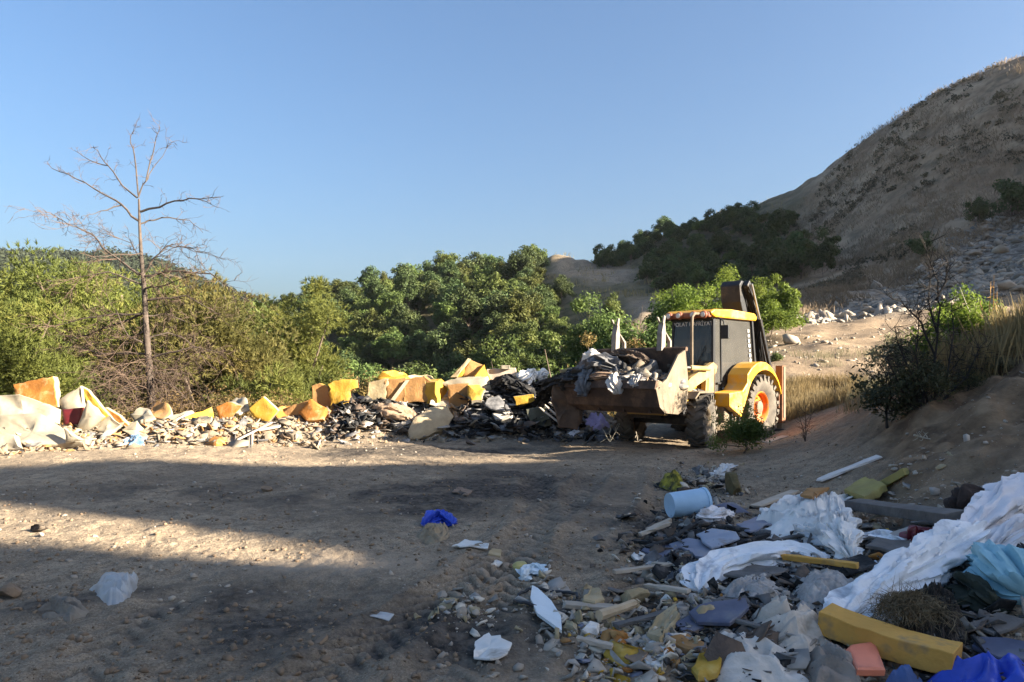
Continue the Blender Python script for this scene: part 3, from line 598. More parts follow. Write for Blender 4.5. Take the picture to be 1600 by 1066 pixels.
# ---- grass, scrub and stones nobody could count
def blades(name, lab, cat, xs, ys, h, w, m, per=7, spread=.12, lean=.45):
    n = len(xs); z = H(xs, ys); ci = np.repeat(np.arange(n), per); N = n * per
    p = np.stack([xs[ci] + RNG.normal(0, spread, N), ys[ci] + RNG.normal(0, spread, N), z[ci] - .02], 1)
    a = RNG.random(N) * 6.283; hh = h * (.5 + .9 * RNG.random(N)); d = np.stack([np.cos(a) * lean * RNG.random(N), np.sin(a) * lean * RNG.random(N), np.ones(N)], 1) * hh[:, None]
    s = np.stack([-np.sin(a + .7), np.cos(a + .7), np.zeros(N)], 1) * w
    v = np.stack([p - s, p + s, p + d * .6 + s * .6, p + d + np.array([0, 0, -.1]) * hh[:, None]], 1).reshape(-1, 3)
    return tag(link(name, npmesh(name, v, np.arange(N * 4).reshape(-1, 4), False, [m])), lab, cat, None, 'stuff')
def field(n, pxr, dr, mask=None):
    d = np.exp(RNG.uniform(math.log(dr[0]), math.log(dr[1]), n)); px = RNG.uniform(*pxr, n); x = (px - CX) / F * d
    if mask is not None: k = mask(px, d, x); return x[k], d[k]
    return x, d
x, y = field(900, (1222, 1345), (18.2, 21.5), lambda p, d, x: fbm(x * .8, d * .8, 5) > -.15)
blades('dry_grass', 'sunlit golden dry grass beside the loader', 'grass', x, y, .3, .006, dry_g, 12)
x, y = field(2600, (1190, 1600), (11.5, 26), lambda p, d, x: (fbm(x * .6, d * .6, 9) > .12) & ((p > 1330) | (d > 21)))
blades('bank_weeds', 'dry weeds and grass scattered over the earth bank', 'grass', x, y, .26, .006, weed, 9, .15)
x, y = field(500, (1470, 1640), (10.6, 13.5), lambda p, d, x: fbm(x * 1.2, d * 1.2, 29) > -.2)
blades('tall_dry_weeds', 'tall pale dry weeds in sun along the top of the bank', 'grass', x, y, .7, .006, dry_g, 10, .12, .4)
x, y = field(9000, (1225, 1640), (44, 94), lambda p, d, x: (d > 46.5 + .036 * (p - 1220) - 3) & (fbm(x * .25, d * .25, 12) > -.22))
blades('hill_grass', 'brown dry grass covering the shaded hillside', 'grass', x, y, .34, .03, leafmat('hill_grass', (.27, .20, .125), (.16, .12, .075), (.36, .275, .175), .15, .3, .1), 9, .45, .8)
x, y = field(1500, (1235, 1640), (50, 94), lambda p, d, x: (d > 50 + .036 * (p - 1220)) & (fbm(x * .2, d * .2, 15) > .05))
v, f = leaves(np.stack([x, y, H(x, y) + .15], 1), .32 + .4 * RNG.random(len(x)) ** 2, 34, .12, .8, .5, .6, .8)
tag(link('hill_scrub', npmesh('hill_scrub', v, f, False, [leafmat('hill_scrub', (.10, .085, .05), (.06, .055, .035), (.15, .125, .07), .2, .25, .1)])), 'low dull scrub speckling the shaded hillside', 'scrub', None, 'stuff')
x, y = field(900, (860, 1260), (40, 120), lambda p, d, x: fbm(x * .3, d * .3, 19) > -.05)
blades('ridge_grass', 'dry grass under the ridge wood and along the dirt track', 'grass', x, y, .5, .03, dry_g, 9, .5, .7)
x, y = field(1700, (-60, 500), (230, 410)); 
cen = np.stack([x, y, H(x, y) + 2.5], 1)
v, f = leaves(cen, 2.2 + 2.2 * RNG.random(len(x)), 46, .95, .8, .5, .7, .9)
tag(link('far_wood', npmesh('far_wood', v, f, False, [leafmat('far_wood', (.042, .052, .026), (.026, .035, .018), (.062, .07, .034), .02, .25, 0)])), 'hazy wooded hill far away on the left', 'woodland', None, 'stuff')

ICO = None
def rock_base():
    bm = bmesh.new(); bmesh.ops.create_icosphere(bm, subdivisions=1, radius=1); bm.verts.ensure_lookup_table()
    v = np.array([p.co[:] for p in bm.verts]); f = np.array([[q.index for q in t.verts] for t in bm.faces]); bm.free(); return v, f
ICO = rock_base()
def stones(name, lab, cat, xs, ys, size, m, flat=.55, lift=.25, kind='stuff'):
    n = len(xs); v0, f0 = ICO; z = H(xs, ys)
    s = size[:, None] * (.6 + .8 * RNG.random((n, 3))) * np.array([1, 1, flat])
    v = v0[None] * (1 + RNG.normal(0, .16, (n, len(v0), 1)))
    for _ in range(3):                                    # cleave flat faces off
        pl = rdirs(n); k = np.einsum('nvi,ni->nv', v, pl); v = v - np.maximum(k - (.25 + .45 * RNG.random(n))[:, None], 0)[..., None] * pl[:, None, :]
    v = v * s[:, None, :]
    a = RNG.random(n) * 6.283; b = RNG.normal(0, .35, n); ca, sa, cb, sb = np.cos(a), np.sin(a), np.cos(b), np.sin(b)
    y1 = v[..., 1] * cb[:, None] - v[..., 2] * sb[:, None]; z1 = v[..., 1] * sb[:, None] + v[..., 2] * cb[:, None]; x1 = v[..., 0]
    v = np.stack([x1 * ca[:, None] - y1 * sa[:, None] + xs[:, None], x1 * sa[:, None] + y1 * ca[:, None] + ys[:, None], z1 + (z + size * flat * lift)[:, None]], -1).reshape(-1, 3)
    f = (f0[None] + (np.arange(n) * len(v0))[:, None, None]).reshape(-1, 3)
    return tag(link(name, npmesh(name, v, f, False, [m])), lab, cat, None, kind)
stone = mat('limestone', (.46, .39, .31), (.25, .205, .155), .7, .95, .3, 12)
stone_b = mat('brown_stone', (.30, .21, .135), (.17, .12, .08), 3, .95, .3, 30)
x, y = field(15000, (1195, 1660), (39, 66), lambda p, d, x: (d < 46.5 + .036 * (p - 1220) + 5 * fbm(x * .2, d * .2, 3)) & (d > 40 + 2 * fbm(x * .3, d * .3, 8)) & (fbm(x * .35, d * .35, 33) > -.12))
SCX, SCY = x, y
for px, py, s, lab in ((1440, 425, .55, 'large pale boulder in the middle of the scree'), (1560, 395, .8, 'broad pale boulder near the right edge of the scree'), (1235, 538, .5, 'flat pale rock on the sunlit dirt road')):
    g = G(px, py); o = stones('boulder', lab, 'rock', np.array([g.x]), np.array([g.y]), np.array([s]), stone, .5, .4, None)
    del o['label']; tag(o, lab, 'rock')
x, y = field(900, (1180, 1600), (20, 40)); stones('road_gravel', 'loose gravel along the sunlit dirt road', 'gravel', x, y, .02 + .12 * RNG.random(len(x)) ** 4, stone, .6)
x, y = field(20000, (-150, 1750), (3.2, 17), lambda p, d, x: fbm(x * .9, d * .9, 44) > -.18)
stones('gravel', 'brown stones and clods strewn over the yard', 'gravel', x, y, .004 + .026 * RNG.random(len(x)) ** 6, stone_b, .7)
x, y = field(4200, (-150, 1700), (3.4, 17), lambda p, d, x: fbm(x * .7, d * .7, 47) > .03)
stones('pale_gravel', 'pale stone chips strewn over the yard', 'gravel', x, y, .005 + .03 * RNG.random(len(x)) ** 5, stone, .7)
x = RNG.uniform(-11, 3, 3000); y = np.interp(x, [-14, -9.4, -7.6, -5.2, -3.4, -2.2, 0.6, 2.0], [14.2, 14.2, 15.4, 16.6, 17.4, 17.8, 18.0, 18.4]) + RNG.normal(-.75, .55, len(x))
stones('heap_rubble', 'broken stone and clods along the foot of the long heap', 'rubble', x, y, .012 + .085 * RNG.random(len(x)) ** 6, mat('sandy_clod', (.34, .25, .16), (.2, .145, .09), 3, .95, .3, 30), .75)

# ================================================================== the backhoe loader (x forward, y its left, z up)
yel = mat('machine_yellow', (.66, .34, .015), (.58, .28, .012), 2, .45, .05, 40, dirt=.45, dirtc=(.42, .31, .18), dscale=2.2, spec=.45)
yel2 = mat('dusty_yellow', (.52, .31, .045), (.38, .25, .08), 3, .7, .1, 40, dirt=.7, dirtc=(.30, .23, .15), dscale=3)
steelb = mat('rusty_bucket_steel', (.10, .06, .038), (.05, .032, .024), 3, .75, .3, 14, dirt=.35, dirtc=(.17, .10, .06), spec=.3)
dusty = mat('dusty_steel', (.24, .185, .125), (.13, .10, .068), 4, .8, .2, 20)
blk = mat('black_plastic', (.022, .022, .024), (.014, .014, .015), 5, .5, .05, 30)
blks = mat('black_steel', (.03, .03, .034), (.02, .02, .021), 5, .55, .1, 30, dirt=.3, dirtc=(.10, .08, .06))
rub = mat('dusty_tyre', (.17, .145, .115), (.075, .065, .055), 3.5, .95, .3, 25)
orange = mat('orange_rim', (.85, .22, .015), (.72, .17, .012), 4, .5, .05, 30, dirt=.3, dirtc=(.4, .25, .13))
chrome = mat('hydraulic_rod', (.6, .58, .54), (.45, .43, .40), 4, .3, 0, metal=.9)
redl = mat('light_housing', (.30, .10, .05), (.2, .07, .04), 6, .5, .05)
lens = mat('lamp_lens', (.75, .72, .66), (.6, .55, .5), 9, .2, .1, 60)
white = mat('white_sticker', (.8, .8, .8), (.7, .7, .7), 6, .6, 0)
brownp = mat('rust_brown_plate', (.26, .11, .05), (.16, .075, .04), 4, .75, .2, 20, dirt=.3)
def glass_mat(name, tint, alpha, rough=.06):
    m = bpy.data.materials.new(name); n, l = nt(m); b = n['Principled BSDF']; b.inputs['Base Color'].default_value = (*tint, 1); b.inputs['Roughness'].default_value = rough
    tc = n.new('ShaderNodeTexCoord'); ns = n.new('ShaderNodeTexNoise'); ns.inputs['Scale'].default_value = 3; ns.inputs['Detail'].default_value = 4; l.new(tc.outputs['Object'], ns.inputs['Vector'])
    r = ramp(n, ((.3, (alpha - .12,) * 3), (.75, (alpha + .1,) * 3))); l.new(ns.outputs[0], r.inputs[0])
    t = n.new('ShaderNodeBsdfTransparent'); mx = n.new('ShaderNodeMixShader'); l.new(r.outputs[0], mx.inputs[0]); l.new(t.outputs[0], mx.inputs[1]); l.new(b.outputs[0], mx.inputs[2]); l.new(mx.outputs[0], n['Material Output'].inputs[0])
    return m
dirtyglass = glass_mat('dusty_side_glass', (.10, .095, .086), .66, .10)
screen = glass_mat('windscreen_glass', (.05, .06, .07), .62, .05)

def wheel(parent, c, R, w, rimr, rimmat, side, nl):
    x, y, z = c; h = w / 2
    root = link('wheel', None, parent, c)
    prof = [(-h * .62, rimr), (-h * .92, rimr + (R - rimr) * .3), (-h, rimr + (R - rimr) * .62), (-h * .86, R - .05), (-h * .5, R - .025), (0, R - .018), (h * .5, R - .025), (h * .86, R - .05), (h, rimr + (R - rimr) * .62), (h * .92, rimr + (R - rimr) * .3), (h * .62, rimr)]
    t = MB().lathe(prof, (0, 0, 0), 40, closed=True)
    for k in range(nl):
        for s in (-1, 1):
            a = 2 * math.pi * (k + (.5 if s > 0 else 0)) / nl
            rot = Matrix.Rotation(-a, 3, 'Y') @ Matrix.Rotation(s * .62, 3, 'X')
            cc = Matrix.Rotation(-a, 3, 'Y') @ Vector((R - .005, s * h * .5, 0))
            t.box(cc, (.05, w * .56, R * .085), rot)
            cc = Matrix.Rotation(-a - s * .0, 3, 'Y') @ Vector((R - .06, s * h * .95, 0)); t.box(cc + Vector((0, 0, 0)), (.12, .045, R * .085), Matrix.Rotation(-a, 3, 'Y'))
    t.build('tyre', rub, root, True)
    s = side
    MB().lathe([(s * h * .62, rimr + .01), (s * h * .72, rimr - .01), (s * h * .60, rimr - .04), (s * h * .2, rimr - .06), (s * h * .15, rimr * .5), (s * h * .25, rimr * .42)], (0, 0, 0), 36).build('rim', rimmat, root, True)
    hb = MB().lathe([(s * h * .2, rimr * .44), (s * h * .55, rimr * .4), (s * h * .62, rimr * .3), (s * h * .62, .001)], (0, 0, 0), 20)
    for k in range(8):
        a = k * math.pi / 4; hb.lathe([(s * h * .2, .018), (s * h * .33, .018), (s * h * .33, .001)], (rimr * .58 * math.cos(a), 0, rimr * .58 * math.sin(a)), 6)
    hb.build('hub', dusty, root, True)
    return root
def text_mesh(txt, size, m, parent, M4, name='lettering', ext=.002):
    cu = bpy.data.curves.new('t', 'FONT'); cu.body = txt; cu.size = size; cu.extrude = ext; cu.align_x = 'CENTER'; cu.align_y = 'CENTER'
    o = bpy.data.objects.new('t', cu); COL.objects.link(o); dg = bpy.context.evaluated_depsgraph_get(); dg.update()
    me = bpy.data.meshes.new_from_object(o.evaluated_get(dg)); me.transform(M4); me.materials.clear(); me.materials.append(m)
    bpy.data.objects.remove(o); bpy.data.curves.remove(cu); return link(name, me, parent)

def loader():
    root = link('backhoe_loader', None); tag(root, 'muddy yellow backhoe loader with dark cab and loaded front bucket', 'loader')
    FX, RX = 1.2, -1.2
    for s in (1, -1):
        wheel(root, (FX, .88 * s, .53), .54, .38, .27, dusty, s, 18).rotation_euler.z = math.radians(16)
        wheel(root, (RX, .84 * s, .72), .73, .46, .36, orange, s, 22)
    # chassis and front end
    ch = MB().box((.3, 0, .78), (3.2, .62, .34)).box((1.2, 0, .53), (.26, 1.5, .2)).box((-1.2, 0, .72), (.3, 1.3, .26)).box((1.75, 0, .72), (.35, .75, .3))
    ch.build('chassis', blks, root, bevel=.02)
    MB().prism([(.16, .9), (1.75, .82), (1.86, .95), (1.86, 1.15), (1.75, 1.36), (.16, 1.58)], -.44, .44).build('bonnet', yel, root, bevel=.03)
    gr = MB()
    for k in range(6): gr.box((1.87, 0, .97 + k * .045), (.03, .6, .018))
    gr.build('grille', blk, root)
    MB().box((1.86, 0, .74), (.16, .95, .2)).build('front_bumper', yel2, root, bevel=.03)
    # loader towers and arms
    for s in (1, -1):
        MB().prism([(.2, .8), (.62, .8), (.56, 1.5), (.45, 1.72), (.28, 1.72), (.2, 1.5)], s * .5, s * .62).build('loader_tower', yel2, root, bevel=.015)
        a = MB().prism([(.30, 1.66), (.46, 1.74), (1.35, 1.42), (1.72, 1.20), (2.24, .86), (2.24, .70), (2.08, .70), (1.5, 1.05), (1.2, 1.22), (.36, 1.50)], s * .63, s * .74); arm = a.build('loader_arm', yel2, root, bevel=.012)
        MB().tube([(.42, s * .69, 1.02), (1.1, s * .69, 1.14)], .055, 10).build('lift_cylinder', blks, arm); MB().tube([(1.1, s * .69, 1.14), (1.52, s * .69, 1.21)], .03, 8).build('rod', chrome, arm)
        MB().tube([(.75, s * .8, 1.60), (1.5, s * .8, 1.62)], .05, 10).build('tilt_cylinder', yel2, arm); MB().tube([(1.5, s * .8, 1.62), (2.02, s * .8, 1.64)], .028, 8).build('rod', chrome, arm)
        MB().prism([(1.82, 1.05), (1.98, 1.0), (2.14, 1.72), (2.06, 1.76), (1.92, 1.70)], s * .76, s * .84).build('tilt_lever', dusty, root, bevel=.01)
        MB().tube([(2.04, s * .8, 1.66), (2.3, s * .8, 1.66)], .035, 8).build('link', dusty, root)
    # bucket: an open tub, curled back
    bw = 1.18; b = link('bucket', None, root)
    prof = [(2.28, 1.98), (2.20, 1.45), (2.20, 1.02), (2.32, .80), (2.55, .72), (3.02, .76), (3.18, .88), (3.32, 1.26)]
    inn = [(p[0] + (.03 if i < 4 else .0) - (.035 if i > 5 else 0), p[1] + (.03 if 3 <= i <= 5 else 0)) for i, p in enumerate(prof)]
    sh = MB(); n = len(prof)
    vs = [(x, y, z) for y in (-bw, bw) for x, z in prof] + [(x, y, z) for y in (-bw, bw) for x, z in inn]
    fs = [(i, i + 1, n + i + 1, n + i) for i in range(n - 1)] + [(2 * n + i, 3 * n + i, 3 * n + i + 1, 2 * n + i + 1) for i in range(n - 1)] + [(0, n, 3 * n, 2 * n), (n - 1, 2 * n - 1, 4 * n - 1, 3 * n - 1)]
    sh.add(vs, fs); sh.build('shell', steelb, b)
    for s in (1, -1):
        MB().prism([(2.30, 1.96), (2.21, 1.45), (2.21, 1.03), (2.33, .81), (2.56, .73), (3.01, .77), (3.17, .89), (3.30, 1.24), (2.95, 1.40), (2.55, 1.86)], s * (bw - .035), s * (bw + .004)).build('end_plate', dusty if s > 0 else steelb, b)  # sunward end plate gets the paler steel, sunlight put into its colour
    MB().box((3.33, 0, 1.30), (.035, 2 * bw + .05, .16), Matrix.Rotation(-.3, 3, 'Y')).build('cutting_edge', steelb, b)
    rb = MB()
    for k in range(4): rb.box((3.12, -.9 + k * .6, .93), (.06, .05, .34), Matrix.Rotation(.35, 3, 'Y'))
    rb.build('front_ribs', steelb, b)
    MB().tube([(2.25, -bw, 1.98), (2.25, bw, 1.98)], .045, 8).build('top_bar', steelb, b)
    for y in (-.5, .62):            # pallet forks folded back on the top bar
        f = MB().prism([(2.22, 1.95), (2.36, 1.95), (2.34, 2.32), (2.28, 2.50), (2.22, 2.50), (2.20, 2.30)], y - .06, y + .06)
        f.prism([(2.2, 2.36), (2.26, 2.40), (2.02, 2.14), (2.02, 1.95), (1.96, 1.95), (1.96, 2.16)], y - .04, y + .04)
        f.prism([(2.24, 2.46), (2.30, 2.50), (2.40, 2.62), (2.34, 2.62)], y - .05, y - .01); f.prism([(2.24, 2.46), (2.30, 2.50), (2.26, 2.66), (2.20, 2.64)], y + .02, y + .06)
        f.build('pallet_fork', mat('worn_fork_steel', (.30, .26, .21), (.18, .15, .12), 5, .7, .2), b, bevel=.008)
    # exhaust
    MB().tube([(.72, .36, 1.4), (.72, .36, 2.55), (.70, .36, 2.72), (.60, .36, 2.80), (.42, .36, 2.80)], .032, 10).build('exhaust_pipe', dusty, root, True)
    # cab
    cab = link('cab', None, root); fx, rx, hw = .12, -1.70, .53; zt, zb = 2.74, 1.0
    def post(p, q, r=.035): return MB().tube([p, q], r, 6)
    for s in (1, -1):
        post((fx, s * hw, zb - .1), (fx - .06, s * (hw - .03), zt), .05).build('front_post', blk, cab); post((rx - .16, s * hw, zb), (rx + .04, s * (hw - .03), zt), .055).build('rear_post', blk, cab)
        post((fx - .02, s * (hw + .005), zb), (rx - .16, s * (hw + .005), zb), .03).build('sill_rail', blk, cab)
        post((fx - .34, s * (hw + .012), zb), (fx - .36, s * (hw - .012), zt), .02).build('door_post', blk, cab)
        g = MB(); x0, x1, x2, x3 = fx - .03, rx - .12, rx + .03, fx - .07; d = .012
        g.add([(x0, s * hw, zb + .03), (x1, s * hw, zb + .03), (x2, s * (hw - .03), zt - .02), (x3, s * (hw - .03), zt - .02), (x0, s * (hw - d), zb + .03), (x1, s * (hw - d), zb + .03), (x2, s * (hw - .03 - d), zt - .02), (x3, s * (hw - .03 - d), zt - .02)], ((0, 1, 2, 3), (7, 6, 5, 4), (0, 4, 5, 1), (1, 5, 6, 2), (2, 6, 7, 3), (3, 7, 4, 0)))
        dr = g.build('door', dirtyglass, cab)
        MB().box((fx - .2, s * (hw + .03), 1.28), (.16, .03, .035)).build('handle', blk, dr)
    def pane(name, x, y0, y1, z0, z1, dx=0, m=screen): return MB().add([(x, y0, z0), (x, y1, z0), (x + dx, y1, z1), (x + dx, y0, z1), (x - .012, y0, z0), (x - .012, y1, z0), (x + dx - .012, y1, z1), (x + dx - .012, y0, z1)], ((0, 1, 2, 3), (7, 6, 5, 4), (0, 4, 5, 1), (1, 5, 6, 2), (2, 6, 7, 3), (3, 7, 4, 0))).build(name, m, cab)
    ws = pane('windscreen', fx + .02, -hw + .03, hw - .03, 1.58, zt - .02, -.06); pane('rear_window', rx - .05, -hw + .03, hw - .03, 1.5, zt - .02, .09)
    MB().box((fx + .02, 0, 1.30), (.03, 2 * hw - .05, .5)).build('front_panel', blks, cab); MB().box((rx - .1, 0, 1.25), (.03, 2 * hw - .05, .5)).build('rear_panel', blks, cab)
    post((fx + .01, -hw, zt - .02), (fx + .01, hw, zt - .02), .04).build('front_header', blk, cab)
    MB().box((-.65, 0, .98), (1.6, 1.2, .06)).build('floor', blks, cab)
    MB().box((-.75, 0, 1.25), (.5, .5, .14)).box((-1.0, 0, 1.65), (.12, .5, .7)).build('seat', blk, cab, bevel=.04)
    sw = MB().tube([(-.15, 0, 1.2), (-.3, 0, 1.6)], .03, 6); sw.lathe([(-.015, .17), (0, .19), (.015, .17)], (-.32, 0, 1.62), 20, 'x', True); sw.build('steering_wheel', blk, cab)
    rf = MB().prism([(fx + .16, zt + .04), (fx + .20, zt + .10), (fx + .05, zt + .17), (-.6, zt + .205), (rx + .02, zt + .17), (rx - .10, zt + .09), (rx - .06, zt - .01), (fx, zt - .01)], -.60, .60); rf.build('roof', yel, cab, bevel=.045)
    MB().box((fx + .15, 0, zt + .045), (.14, 1.1, .12)).build('light_bar', redl, cab, bevel=.03)
    for y in (-.44, -.18, .18, .44):
        lp = MB().lathe([(0, .085), (.07, .08), (.09, .06)], (fx + .2, y, zt + .045), 16, 'x').build('work_light', redl, cab, True); MB().lathe([(.0, .06), (.012, .05), (.018, .001)], (fx + .285, y, zt + .045), 14, 'x').build('lens', lens, lp, True)
    for y in (-.18, .12): MB().tube([(rx - .02, y, zt + .16), (rx - .02, y, zt + .28)], [.055, .045], 10).build('beacon', mat('amber_beacon', (.85, .22, .03), (.7, .18, .02), 8, .3, 0), cab)
    # lettering along the top of the windscreen
    text_mesh('POLAT HAFRİYAT', .125, white, ws, Matrix.Translation((fx - .005 - .05 + .032, 0, zt - .14)) @ Matrix(((0, 0, 1, 0), (1, 0, 0, 0), (0, 1, 0, 0), (0, 0, 0, 1))) @ Matrix.Rotation(0, 4, 'X'))
    st = MB()
    for k in range(11): st.box((rx + .20 - .012 * k, hw - .018 + .0025 * k + .012, zt - .25 - k * .115), (.055 + .02 * (k % 2), .004, .075 - .02 * (k % 3 == 1)))
    st.build('side_sticker', white, cab)
    MB().box((-.55, hw + .006, 1.16), (.55, .004, .035)).box((-.55, hw + .006, 1.09), (.5, .004, .03)).build('door_stripe', white, cab)
    for s in (1, -1):
        mb_ = MB().tube([(fx - .02, s * (hw - .02), zt - .03), (fx + .03, s * (hw + .14), zt - .02), (fx - .01, s * (hw + .24), zt - .1), (fx - .02, s * (hw + .26), zt - .2)], .014, 6).build('mirror_arm', blk, cab); MB().box((fx - .02, s * (hw + .27), zt - .34), (.05, .19, .3)).build('mirror', blk, mb_, bevel=.015)
    MB().lathe([(0, .09), (.03, .1), (.06, .085), (.065, .001)], (fx + .06, hw - .02, 1.52), 16, 'x').build('side_lamp', blk, cab, True)
    MB().tube([(fx + .045, .1, 1.6), (fx + .03, .35, 2.1)], .01, 5).build('wiper', blk, cab)
    # mudguards, steps, tanks
    for s in (1, -1):
        arc = [(RX + (.90 + .24 * max(0, math.cos(a - .75)) ** 2) * math.cos(a), .74 + (.90 + .16 * max(0, math.cos(a - 1.0)) ** 2) * math.sin(a)) for a in [math.radians(t) for t in range(8, 176, 12)]]
        arc2 = [(RX + .86 * math.cos(a), .74 + .83 * math.sin(a)) for a in [math.radians(t) for t in range(8, 176, 12)]]
        prof = [(.42, 1.08), (.42, .80), (-.1, .55)] + [p for p in arc2[1:]] + [p for p in arc[::-1][:-3]] + [(-.36, 1.28), (-.16, 1.12)]
        MB().prism(prof, s * .60, s * 1.09).build('rear_mudguard', yel, root, bevel=.03)
        MB().prism([(1.0, 1.10), (1.55, 1.10), (1.72, .98), (1.74, 1.0), (1.57, 1.14), (1.0, 1.14)], s * .72, s * 1.06).build('front_mudguard', dusty, root, bevel=.01)
        MB().box((.12, s * .78, .62), (.55, .34, .36)).build('tank', dusty, root, bevel=.04)
        stp = MB().box((-.02, s * .98, .42), (.34, .16, .03)).box((-.19, s * .98, .55), (.03, .05, .28)).box((.15, s * .98, .55), (.03, .05, .28)); stp.build('step', blks, root)
        MB().tube([(.44, s * .66, 1.05), (.44, s * .74, 1.08), (.42, s * .74, 1.6), (.40, s * .66, 1.66)], .016, 6).build('grab_rail', dusty, root)
    # backhoe end: kingpost frame, stabiliser legs, folded boom and dipper
    MB().box((-2.05, 0, .92), (.14, 2.1, .5)).box((-1.75, 0, .85), (.5, .9, .35)).build('rear_frame', brownp, root, bevel=.02)
    for s in (1, -1):
        lg = MB().box((-2.12, s * 1.02, 1.0), (.19, .17, 1.35)).build('stabiliser_leg', brownp, root, bevel=.015)
        MB().box((-2.12, s * 1.02, .42), (.13, .12, .5)).build('inner_leg', dusty, lg); MB().prism([(-2.34, .10), (-1.90, .10), (-1.98, .19), (-2.26, .19)], s * 1.02 - .2, s * 1.02 + .2).build('foot', blks, lg)
        MB().box((-2.12, s * 1.115, 1.05), (.1, .014, 1.2)).build('guard_strip', dusty, lg)
    MB().box((-2.28, .1, 1.0), (.28, .4, .6)).build('kingpost', blks, root, bevel=.02)
    boom = MB().prism([(-2.22, .92), (-2.52, .92), (-2.62, 1.7), (-2.42, 2.6), (-2.05, 3.42), (-1.88, 3.68), (-1.62, 3.72), (-1.50, 3.60), (-1.56, 3.2), (-1.86, 2.55), (-2.22, 1.7)], -.22, .30).build('boom', blks, root, bevel=.03)
    MB().prism([(-1.62, 3.58), (-1.74, 3.72), (-2.0, 3.46), (-2.66, 1.9), (-2.9, 1.35), (-2.76, 1.25), (-2.55, 1.75), (-1.9, 3.3)], .31, .44).build('dipper', blks, root, bevel=.02)
    MB().tube([(-1.75, .48, 3.62), (-2.12, .5, 2.8), (-2.62, .52, 1.6)], .028, 8).build('dipper_ram', chrome, root); MB().tube([(-2.12, .5, 2.8), (-2.66, .52, 1.52)], .05, 8).build('ram_barrel', blks, root)
    for k in range(4): MB().tube([(-1.66, .30 + .05 * k, 3.55), (-1.95 - .05 * k, .36 + .04 * k, 3.0), (-2.3, .4 + .03 * k, 2.1 - .1 * k), (-2.35, .3, 1.2)], .016, 5).build('hose', blk, root)
    MB().prism([(-2.5, .42), (-2.95, .5), (-3.12, .95), (-2.98, 1.3), (-2.72, 1.32), (-2.62, 1.1), (-2.85, .92), (-2.7, .62)], -.2, .42).build('digging_bucket', steelb, root)
    return root
LD = loader()
th = math.radians(-135); LDX, LDY = 4.13, 16.70
LD.location = (LDX, LDY, 0.0); LD.rotation_euler = (0, 0, th); LD.location.z = np.mean([Hs(LDX + p * math.cos(th) - q * math.sin(th), LDY + p * math.sin(th) + q * math.cos(th)) for p in (1.2, -1.2) for q in (.86, -.86)]) - .01
def LW(x, y, z):
    """loader coordinates to world"""
    return Vector((LDX + x * math.cos(th) - y * math.sin(th), LDY + x * math.sin(th) + y * math.cos(th), z + LD.location.z))

# ================================================================== dumped waste
foamO = mat('orange_foam', (.44, .175, .034), (.31, .12, .024), 2.5, .95, .35, 22, dirt=.35, dirtc=(.52, .36, .17), dscale=3, rnd=.06)
foamY = mat('yellow_foam', (.52, .31, .04), (.40, .23, .03), 2.5, .95, .35, 22, dirt=.3, dirtc=(.60, .42, .14), dscale=3, rnd=.06)
foamT = mat('tan_foam', (0.4, 0.21, 0.075), (0.28, 0.145, 0.052), 2.5, .95, .4, 20, dirt=.3, dirtc=(.28, .19, .11), rnd=.08)
foamC = mat('cream_foam', (.42, .33, .19), (.31, .235, .13), 3, .95, .4, 20, dirt=.4, dirtc=(.42, .34, .22), rnd=.08)
foamOl = mat('olive_foam', (.36, .30, .10), (.26, .21, .08), 3, .95, .35, 20)
skinW = mat('white_sheet_metal', (.36, .31, .225), (.26, .22, .155), 1.6, .6, .2, 8, dirt=.55, dirtc=(.40, .34, .26), dscale=2.2, rnd=.05)
skinG = mat('grey_sheet', (0.42, 0.38, 0.33), (0.3, 0.265, 0.225), 2, .7, .2, 10, dirt=.3, rnd=.08)
clothW = mat('white_cloth', (.86, .82, .76), (.70, .66, .61), 3, .95, .25, 60, dirt=.15, dirtc=(.42, .39, .34))
clothB = mat('pale_blue_cloth', (.88, .87, .86), (.74, .73, .72), 2.5, .95, .25, 70, dirt=.22, dirtc=(.36, .36, .38))
clothL = mat('lavender_cloth', (.88, .83, .82), (.72, .67, .66), 2.5, .95, .25, 70, dirt=.2)
clothT = mat('teal_cloth', (.36, .58, .64), (.27, .47, .53), 3, .95, .25, 60)
clothG = mat('grey_beige_cloth', (.66, .57, .47), (.5, .425, .345), 3, .95, .35, 60, dirt=.2)
clothR = mat('grey_rag', (0.48, 0.44, 0.4), (0.3, 0.27, 0.245), 7, .95, .5, 40, dirt=.3)
wood = mat('grey_board', (0.5, 0.42, 0.33), (0.36, 0.3, 0.23), 3, .9, .3, 30, rnd=.1)
woodD = mat('dark_weathered_beam', (.17, .155, .14), (.10, .09, .082), 4, .9, .35, 30)
navy = mat('navy_panel', (0.12, 0.125, 0.18), (0.085, 0.09, 0.13), 4, .6, .1, 20, dirt=.25, dirtc=(.20, .19, .19))
bluegrey = mat('blue_grey_panel', (0.24, 0.25, 0.31), (0.18, 0.185, 0.235), 4, .6, .1, 20, dirt=.2, dirtc=(.28, .26, .25))
bucketblue = mat('light_blue_plastic', (.40, .58, .74), (.33, .50, .65), 4, .45, .04, 20)
blueP = mat('bright_blue_plastic', (0.04, 0.09, 0.56), (0.03, 0.065, 0.4), 6, .4, .3, 18)
coral = mat('coral_plastic', (0.9, 0.28, 0.16), (0.78, 0.22, 0.12), 4, .5, .08, 20)
orangeP = mat('orange_plastic', (0.95, 0.3, 0.05), (0.85, 0.24, 0.04), 5, .6, .15, 20)
char = mat('charred_stuff', (.03, .028, .027), (.012, .012, .012), 6, .85, .6, 25, dirt=.2, dirtc=(.16, .14, .12), dscale=6)
